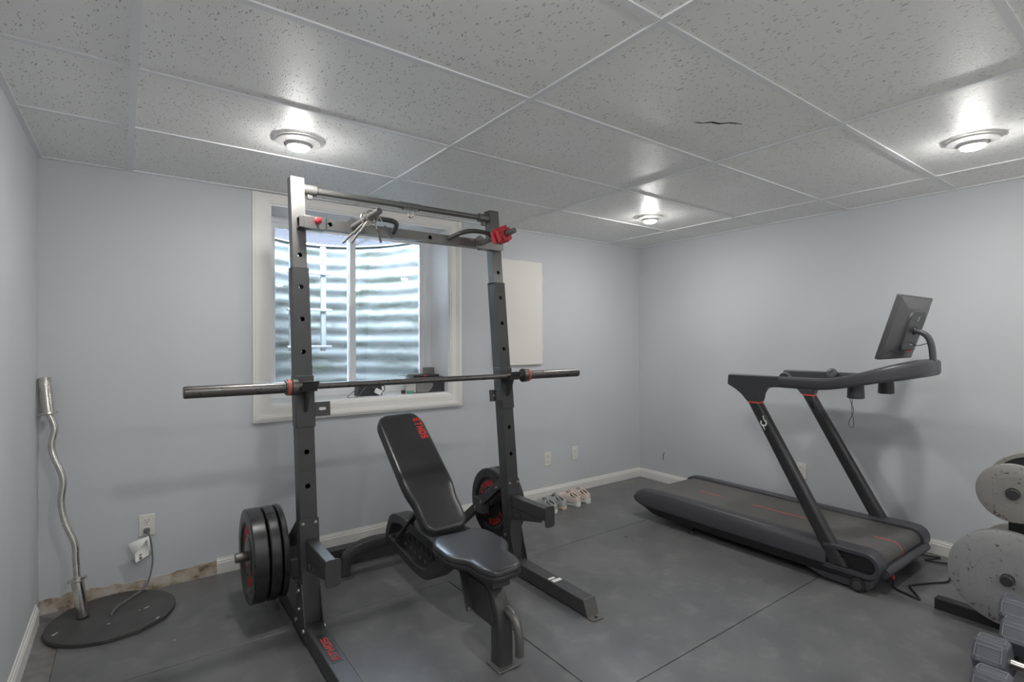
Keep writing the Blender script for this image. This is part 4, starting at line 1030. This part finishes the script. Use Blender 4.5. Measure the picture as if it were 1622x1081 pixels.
# tray between the arms with cup wells
ty = obj('tray', MB().prism([(1.16, 1.112), (1.28, 1.088), (1.50, 1.080), (1.50, 1.092), (1.28, 1.102), (1.16, 1.126)], 'x', xa + .02, xb - .02), m_screen, tm, bevel=.003)
for xx in (3.30, 3.74):
    obj('cup_holder', MB().lathe([(.040, 0), (.043, -.075), (.038, -.080), (.001, -.080)], (xx, 1.25, 1.100), (0, 0, 1), 28), m_tm, ty)
sk = obj('safety_cord', MB().tube([(TC - .10, 1.33, 1.09), (TC - .095, 1.33, 1.00), (TC - .06, 1.325, .93), (TC - .115, 1.33, .86), (TC - .07, 1.325, .83), (TC - .045, 1.33, .87), (TC - .085, 1.325, .93), (TC - .06, 1.33, 1.01), (TC - .06, 1.33, 1.09)], .0016, 6, 6), m_tmlow, tm)
# screen
sw2 = .25; s0 = Vector((TC, 1.140, 1.243)); s1 = Vector((TC, 1.032, 1.592)); sv = (s1 - s0).normalized(); Hs = (s1 - s0).length; sn = Vector((0, 1, 0)) - sv * sv.y; sn.normalize()
def SPt(u, v, w): return s0 + Vector((1, 0, 0)) * u + sv * v + sn * w
def slab(poly, w0, w1, inset=0.):
    n = len(poly); c = (sum(p[0] for p in poly) / n, sum(p[1] for p in poly) / n)
    vs = [SPt(u, v, w1) for u, v in poly] + [SPt(c[0] + (u - c[0]) * (1 - inset), c[1] + (v - c[1]) * (1 - inset), w0) for u, v in poly]
    return MB().add(vs, [tuple(range(n)), tuple(range(2 * n - 1, n - 1, -1))] + [(i, (i + 1) % n, n + (i + 1) % n, n + i) for i in range(n)])
R_ = [(u, v + Hs / 2) for u, v in rrect(2 * sw2, Hs, .010, 3)]
mon = obj('screen', slab(R_, -.008, .012), m_screen, tm, bevel=.003)
obj('display', slab([(u, v + Hs / 2) for u, v in rrect(2 * sw2 - .012, Hs - .012, .008, 3)], .012, .0132), m_glassblack, mon)
obj('rear_shell', slab([(u * .97, (v - Hs / 2) * .96 + Hs / 2) for u, v in R_], -.034, -.008, .34), m_screen, mon, bevel=.008, seg=3)
hp = fillet([(-.10, .058), (.10, .058), (.125, .25), (.09, .292), (-.09, .292), (-.125, .25)], .03, 4)
obj('mount_cover', slab(hp, -.046, -.030, .05), mat('mount_grey', (.055, .055, .058), .4, var=.06), mon, bevel=.003)
mb = MB()
lc = SPt(.005, .247, -.0466)
mb.add([SPt(u, v, -.0468) for u, v in ((-.004, .232), (.012, .240), (.006, .247), (.012, .262), (-.002, .254), (.002, .247))], [tuple(range(6))])
obj('emblem', mb, m_paper, mon, label='small white emblem')
obj('red_tab', MB().add([SPt(u, v, w) for w in (-.047, -.036) for u, v in ((.0, .058), (.07, .058), (.07, .063), (.0, .063))], [(0, 1, 2, 3), (7, 6, 5, 4), (0, 4, 5, 1), (1, 5, 6, 2), (2, 6, 7, 3), (3, 7, 4, 0)]), m_red, mon, label='red tab')
obj('port_row', MB().add([SPt(u, v, -.0466) for k in range(3) for u, v in ((.01 + .014 * k, .095), (.02 + .014 * k, .095), (.02 + .014 * k, .102), (.01 + .014 * k, .102))], [(4 * k, 4 * k + 1, 4 * k + 2, 4 * k + 3) for k in range(3)]), m_paper, mon)
am = cat([(TC + .01, .962, 1.165), (TC + .01, .962, 1.24), (TC + .01, .968, 1.315), (TC + .01, .985, 1.365), (TC + .008, 1.02, 1.393), (TC + .005, 1.062, 1.398)], 5)
arm = obj('screen_arm', MB().sweep(am, rrect(.044, .026, .010, 4), ref=(1, 0, 0)), m_tm, tm, sharp=50)
obj('arm_joint', MB().lathe([(.020, 0), (.022, .004), (.022, .02), (.015, .026)], (TC + .005, 1.035, 1.398), (0, 1, .2), 20), m_tmlow, arm)
obj('arm_cable', MB().tube([SPt(.02, .11, -.047), SPt(.03, .10, -.075), (TC + .03, .985, 1.330), (TC + .02, .975, 1.31)], .002, 6), m_tmlow, arm)

# cords on the floor
t = thing('power_cord', 'black cord with a red tag snaking out from under the treadmill', 'cord', (3.35, 1.0, 0))
obj('cable', MB().tube([(3.41, 1.108, .052), (3.37, 1.098, .022), (3.335, 1.075, .007), (3.305, 1.0, .006), (3.293, .957, .006), (3.33, .975, .006), (3.42, 1.035, .006), (3.455, 1.035, .006), (3.56, .985, .006), (3.66, .935, .006), (3.78, .945, .006), (3.88, .93, .006)], .0048, 8, 8), m_rubber, t)
obj('tag', MB().cyl((3.400, 1.106, .042), (3.382, 1.102, .030), .0075, 12), m_redplastic, t, label='red tag')
o = obj('power_cord', MB().tube([(3.99, 1.22, .006), (4.00, 1.12, .006), (4.03, 1.065, .006), (3.97, 1.085, .006), (3.915, 1.105, .006), (3.925, 1.06, .006), (3.96, 1.00, .006), (4.02, .90, .006)], .0045, 8, 8), m_rubber)
tag(o, 'black cord looping on the floor beside the wall baseboard', 'cord')

# ================================================================== PLATE TREE
tr = thing('plate_tree', 'black steel plate tree holding round weights by the wall', 'plate tree', (3.5, .62, 0))
for xx in (3.285, 3.72): obj('foot', MB().prism([(.36, 0), (.885, 0), (.885, .055), (.36, .055)], 'x', xx - .028, xx + .028), m_tmlow, tr, bevel=.003)
obj('base_tube', MB().box((3.30, .595, .005), (3.70, .650, .060)), m_tmlow, tr, bevel=.003)
obj('column', MB().box((3.475, .590, .05), (3.535, .650, .70)), m_tmlow, tr, bevel=.004)
pegs = [(3.17, .600, .262), (3.17, .562, .655)]
obj('peg', MB().cyl((3.48, .615, .262), (3.170, .600, .262), .0235, 22), m_hub, tr, bevel=.002)
obj('peg', MB().cyl((3.48, .600, .655), (3.172, .580, .655), .0235, 22), m_hub, tr, bevel=.002)
obj('peg', MB().cyl((3.53, .62, .262), (3.80, .62, .262), .0235, 22), m_hub, tr, bevel=.002)
obj('peg', MB().box((3.49, .545, .577), (3.534, .62, .623)).cyl((3.53, .57, .60), (3.80, .57, .60), .0235, 22), m_hub, tr, bevel=.002)
def iron(x, y, z, R, w, label, m, lip=.014):
    t = thing('weight_plate', label, 'weight plate', (x, y, z - R), 'iron plates on the plate tree')
    prof = [(.0255, 0), (R * .505, .0), (R * .509, .0010), (R * .516, .0010), (R * .520, .0), (R - .006, .0), (R - .001, .003), (R, .008), (R, w - .004), (R - .004, w), (.0255, w)]
    obj('disc', MB().ring(prof, (x, y, z), (1, 0, 0), 64), m, t, sharp=40)
    return t
iron(3.205, .602, .262, .218, .030, 'large worn pale grey iron plate low on the plate tree', m_iron)
iron(3.560, .620, .262, .168, .026, 'dull grey iron plate on the wall-side peg, edge peeking above the large pale plate', m_iron2)
iron(3.205, .583, .655, .132, .024, 'small rust-speckled iron plate on the upper peg', m_iron2)
t = thing('weight_plate', 'dark lipped plate showing above the small rusty plate', 'weight plate', (3.60, .55, .42), 'iron plates on the plate tree')
Rr = .190
obj('rim', MB().ring([(Rr - .022, 0), (Rr - .004, 0), (Rr, .004), (Rr, .036), (Rr - .004, .040), (Rr - .022, .040)], (3.60, .57, .60), (1, 0, 0), 56), m_iron2, t)
obj('disc', MB().ring([(.0255, .008), (Rr - .021, .012), (Rr - .021, .030), (.0255, .032)], (3.60, .57, .60), (1, 0, 0), 56), m_hub, t)

# ================================================================== DUMBBELLS ON A RACK
def dumbbell(x, y, z, label, s=1.):
    """hex dumbbell along Y: near head's outer end at y, head centre height z"""
    t = thing('dumbbell', label, 'dumbbell', (x, y, z), 'grey rubber hex dumbbells')
    R = .062 * s; L = .097; c = .013
    def hexa(r): return [(r * math.cos(PI / 3 * k), r * math.sin(PI / 3 * k)) for k in range(6)]
    for y0, y1 in ((y, y - L), (y - L - .115, y - 2 * L - .115)):
        mb = MB(); vs = []; fs = []
        sg = -1
        for yy, r in ((y0, R - c), (y0 + sg * c, R), (y1 - sg * c, R), (y1, R - c)): vs += [(x + a, yy, z + b) for a, b in hexa(r)]
        for i in range(3):
            for k in range(6): fs.append((i * 6 + k, i * 6 + (k + 1) % 6, i * 6 + 6 + (k + 1) % 6, i * 6 + 6 + k))
        fs += [tuple(range(6)), tuple(range(18, 24))]
        hd = obj('head', mb.add(vs, fs), m_hex, t, bevel=.003, seg=1, sharp=20)
        yc_ = (y0 + y1) / 2; ap = R * math.cos(PI / 6)
        # embossed badge frames on the upper flat and the sloping flat
        mb = MB()
        for a in (PI / 2, PI / 2 + PI / 3):
            nrm = Vector((math.cos(a), 0, math.sin(a))); tx = Vector((-math.sin(a), 0, math.cos(a))); cc = Vector((x, yc_, z)) + nrm * (ap + .0003)
            for p, q, w in (((-.018, -.030), (-.018, .030), .0035), ((.018, -.030), (.018, .030), .0035), ((-.018, -.030), (.018, -.030), .0035), ((-.018, .030), (.018, .030), .0035)):
                mb.bar(cc + tx * p[0] * s + Vector((0, p[1] * s, 0)), cc + tx * q[0] * s + Vector((0, q[1] * s, 0)), w, .003, nrm)
        obj('badge', mb, m_badge, hd, label='pale badge frame')
    obj('handle', MB().cyl((x, y - L + .004, z), (x, y - L - .119, z), .0155, 18), m_chrome, t)
    return t

rk = thing('dumbbell_rack', 'low black rack carrying the grey hex dumbbells', 'dumbbell rack', (2.65, .35, 0))
DZ = .182; DB = DZ - .075 * math.cos(PI / 6)
for y0, y1 in ((.490, .545), (.215, .270)):
    obj('rail', MB().box((2.16, y0, DB - .045), (3.12, y1, DB - .0005)), m_tmlow, rk, bevel=.003)
for xx in (2.18, 3.08):
    obj('leg', MB().box((xx - .02, .22, .0), (xx + .02, .54, DB - .045)), m_tmlow, rk, bevel=.003)
S_ = .075 / .062
dumbbell(3.05, .593, DZ, 'grey hex dumbbell deepest on the low rack, beside the big plate', S_)
dumbbell(2.81, .544, DZ, 'grey hex dumbbell second from the big plate on the low rack', S_)
dumbbell(2.56, .572, DZ, 'grey hex dumbbell with a pale badge on its top flat, third from the big plate', S_)
dumbbell(2.31, .521, DZ, 'grey hex dumbbell lowest in the photo, fourth from the big plate', S_)

# ================================================================== SHOES BY THE WALL
def shoe(heel, rot, L, label, mu, ms, ml, group, laces, s=1., chunky=0.):
    """heel: point on the floor under the heel; the toe points along +Y turned by rot"""
    hx, hy = heel; t = thing('shoe', label, 'shoe', (hx, hy, 0), group); ca, sa_ = math.cos(rot), math.sin(rot)
    def P(u, v, w): return Vector((hx + u * ca - v * sa_, hy + u * sa_ + v * ca, w))
    st = [(0.0, .026, .0), (.03, .031, 0), (.12, .030, 0), (.30, .027, -.002), (.50, .031, -.003), (.70, .042, -.004), (.85, .040, -.004), (.95, .028, -.003), (1.0, .012, -.002)]
    n = 20; sh_ = .026 + chunky; mb = MB(); vs = []; fs = []
    def ring(v, hw, off, z, k=1.): return None
    # sole: stacked outlines
    def outline(k, m=44):
        pts = []
        right = [(off + hw * k, v * L) for v, hw, off in st]; left = [(off - hw * k, v * L) for v, hw, off in st]
        loop_ = [(0, -.012 * k)] + right + [(-.002, L + .006 * k)] + left[::-1]
        return [(p.x, p.y) for p in cat([(a, b, 0) for a, b in loop_], 3, True)]
    O = [(outline(.93), 0), (outline(1.06), .005), (outline(1.08), sh_ * .6), (outline(1.0), sh_)]
    m = len(O[0][0])
    for pl, z in O:
        for u, v in pl: vs.append(P(u, v, z + (.012 * max(0, (v / L - .82) / .18) ** 2 if z < .006 else 0)))
    for i in range(3):
        for k in range(m): fs.append((i * m + k, i * m + (k + 1) % m, (i + 1) * m + (k + 1) % m, (i + 1) * m + k))
    fs += [tuple(range(m - 1, -1, -1)), tuple(3 * m + k for k in range(m))]
    obj('sole', mb.add(vs, fs), ms, t, sharp=60)
    # upper: cross-sections from heel to toe
    prof = [(-.012, .020, .034, 0), (.0, .027, .054, 0), (.06, .031, .058, 0), (.16, .032, .060, 0), (.30, .030, .074, -.002), (.42, .031, .076, -.002), (.55, .034, .068, -.003), (.70, .040, .052, -.004), (.84, .038, .042, -.004), (.94, .028, .034, -.003), (1.0, .010, .026, -.002)]
    mb = MB(); vs = []; fs = []; n = 13
    for v, hw, hh, off in prof:
        hh = hh * s + chunky
        for k in range(n):
            a = PI * k / (n - 1); x = math.cos(a); z = math.sin(a)
            wtop = 1 - .38 * z
            vs.append(P(off + hw * math.copysign(abs(x) ** .8, x) * (1 if z < .5 else 1), v * L, sh_ * .75 + (hh) * z ** .75))
    for i in range(len(prof) - 1):
        for k in range(n - 1):
            if 1 <= i <= 3 and 3 <= k <= 8: continue        # the foot opening
            fs.append((i * n + k, i * n + k + 1, (i + 1) * n + k + 1, (i + 1) * n + k))
    fs += [tuple(range(n)), tuple((len(prof) - 1) * n + k for k in range(n))]
    up = obj('upper', mb.add(vs, fs), mu, t, sharp=80, subsurf=1)
    up.modifiers.new('thick', 'SOLIDIFY').thickness = .004
    lin = MB(); q = []
    for k in range(18):
        a = 2 * PI * k / 18; q.append((.0235 * math.cos(a), .165 * L + .125 * L * math.sin(a)))
    lv = [P(u, v, sh_ * .75 + chunky + s * (.040 + .075 * v / L)) for u, v in q] + [P(u * .9, v * .96 + .004, sh_ * .75 + chunky + s * (.034 + .075 * v / L)) for u, v in q]
    obj('lining', lin.add(lv, [(k, (k + 1) % 18, 18 + (k + 1) % 18, 18 + k) for k in range(18)] + [tuple(18 + k for k in range(18))]), ml, t)
    # padded collar round the opening
    cp = [P(.025 * math.cos(a), .165 * L + .125 * L * math.sin(a), sh_ * .75 + chunky + s * (.058 + .018 * math.sin(a))) for a in [2 * PI * k / 14 for k in range(14)]]
    obj('collar', MB().tube(cp, .0055, 8, 4, True), mu, t)
    # tongue and laces
    tg = [(.33, .074), (.37, .085), (.44, .080)]
    mb = MB(); vs = []
    for v, z in ((.315, .092), (.35, .090), (.46, .078)): vs += [P(-.016, v * L, sh_ * .75 + chunky + z * s), P(.016, v * L, sh_ * .75 + chunky + z * s)]
    to = obj('tongue', mb.add(vs, [(0, 1, 3, 2), (2, 3, 5, 4)]), mu, t); to.modifiers.new('thick', 'SOLIDIFY').thickness = .006
    mb = MB()
    for k in range(5):
        v = .38 + k * .055; z = sh_ * .75 + chunky + s * (.0795 - .0052 * k) ; d = -1 if k % 2 else 1
        mb.tube([P(-.022, v * L, z - .010), P(-.008, (v + .008 * d) * L, z + .002), P(.008, (v - .008 * d) * L + 0, z + .002), P(.022, v * L, z - .010)], .0022, 6, 4)
    mb.tube([P(0, .40 * L, z + .022), P(-.014, .38 * L, z + .034), P(-.022, .42 * L, z + .03), P(0, .42 * L, z + .022), P(.016, .40 * L, z + .036), P(.024, .45 * L, z + .022), P(.028, .48 * L, z + .004)], .0022, 6, 5)
    obj('laces', mb, laces, t)
    return t
shoe((2.690, 3.125), .30, .255, 'grey running shoe standing closest to the rack', m_shoegrey, m_sole, m_darkin, 'grey running shoes by the wall', m_shoegrey)
shoe((2.812, 3.152), .34, .255, 'grey running shoe with a cream sole beside the beige pair', m_shoegrey, m_solecream, m_darkin, 'grey running shoes by the wall', m_darkin)
shoe((2.950, 3.135), .36, .250, 'beige running shoe with a thick white sole beside the grey pair', m_shoepink, m_sole, m_tan, 'beige running shoes by the wall', m_shoepink, 0.95, .008)
shoe((3.075, 3.150), .30, .250, 'beige running shoe with a thick white sole, last toward the treadmill', m_shoepink, m_sole, m_tan, 'beige running shoes by the wall', m_shoepink, 0.95, .008)
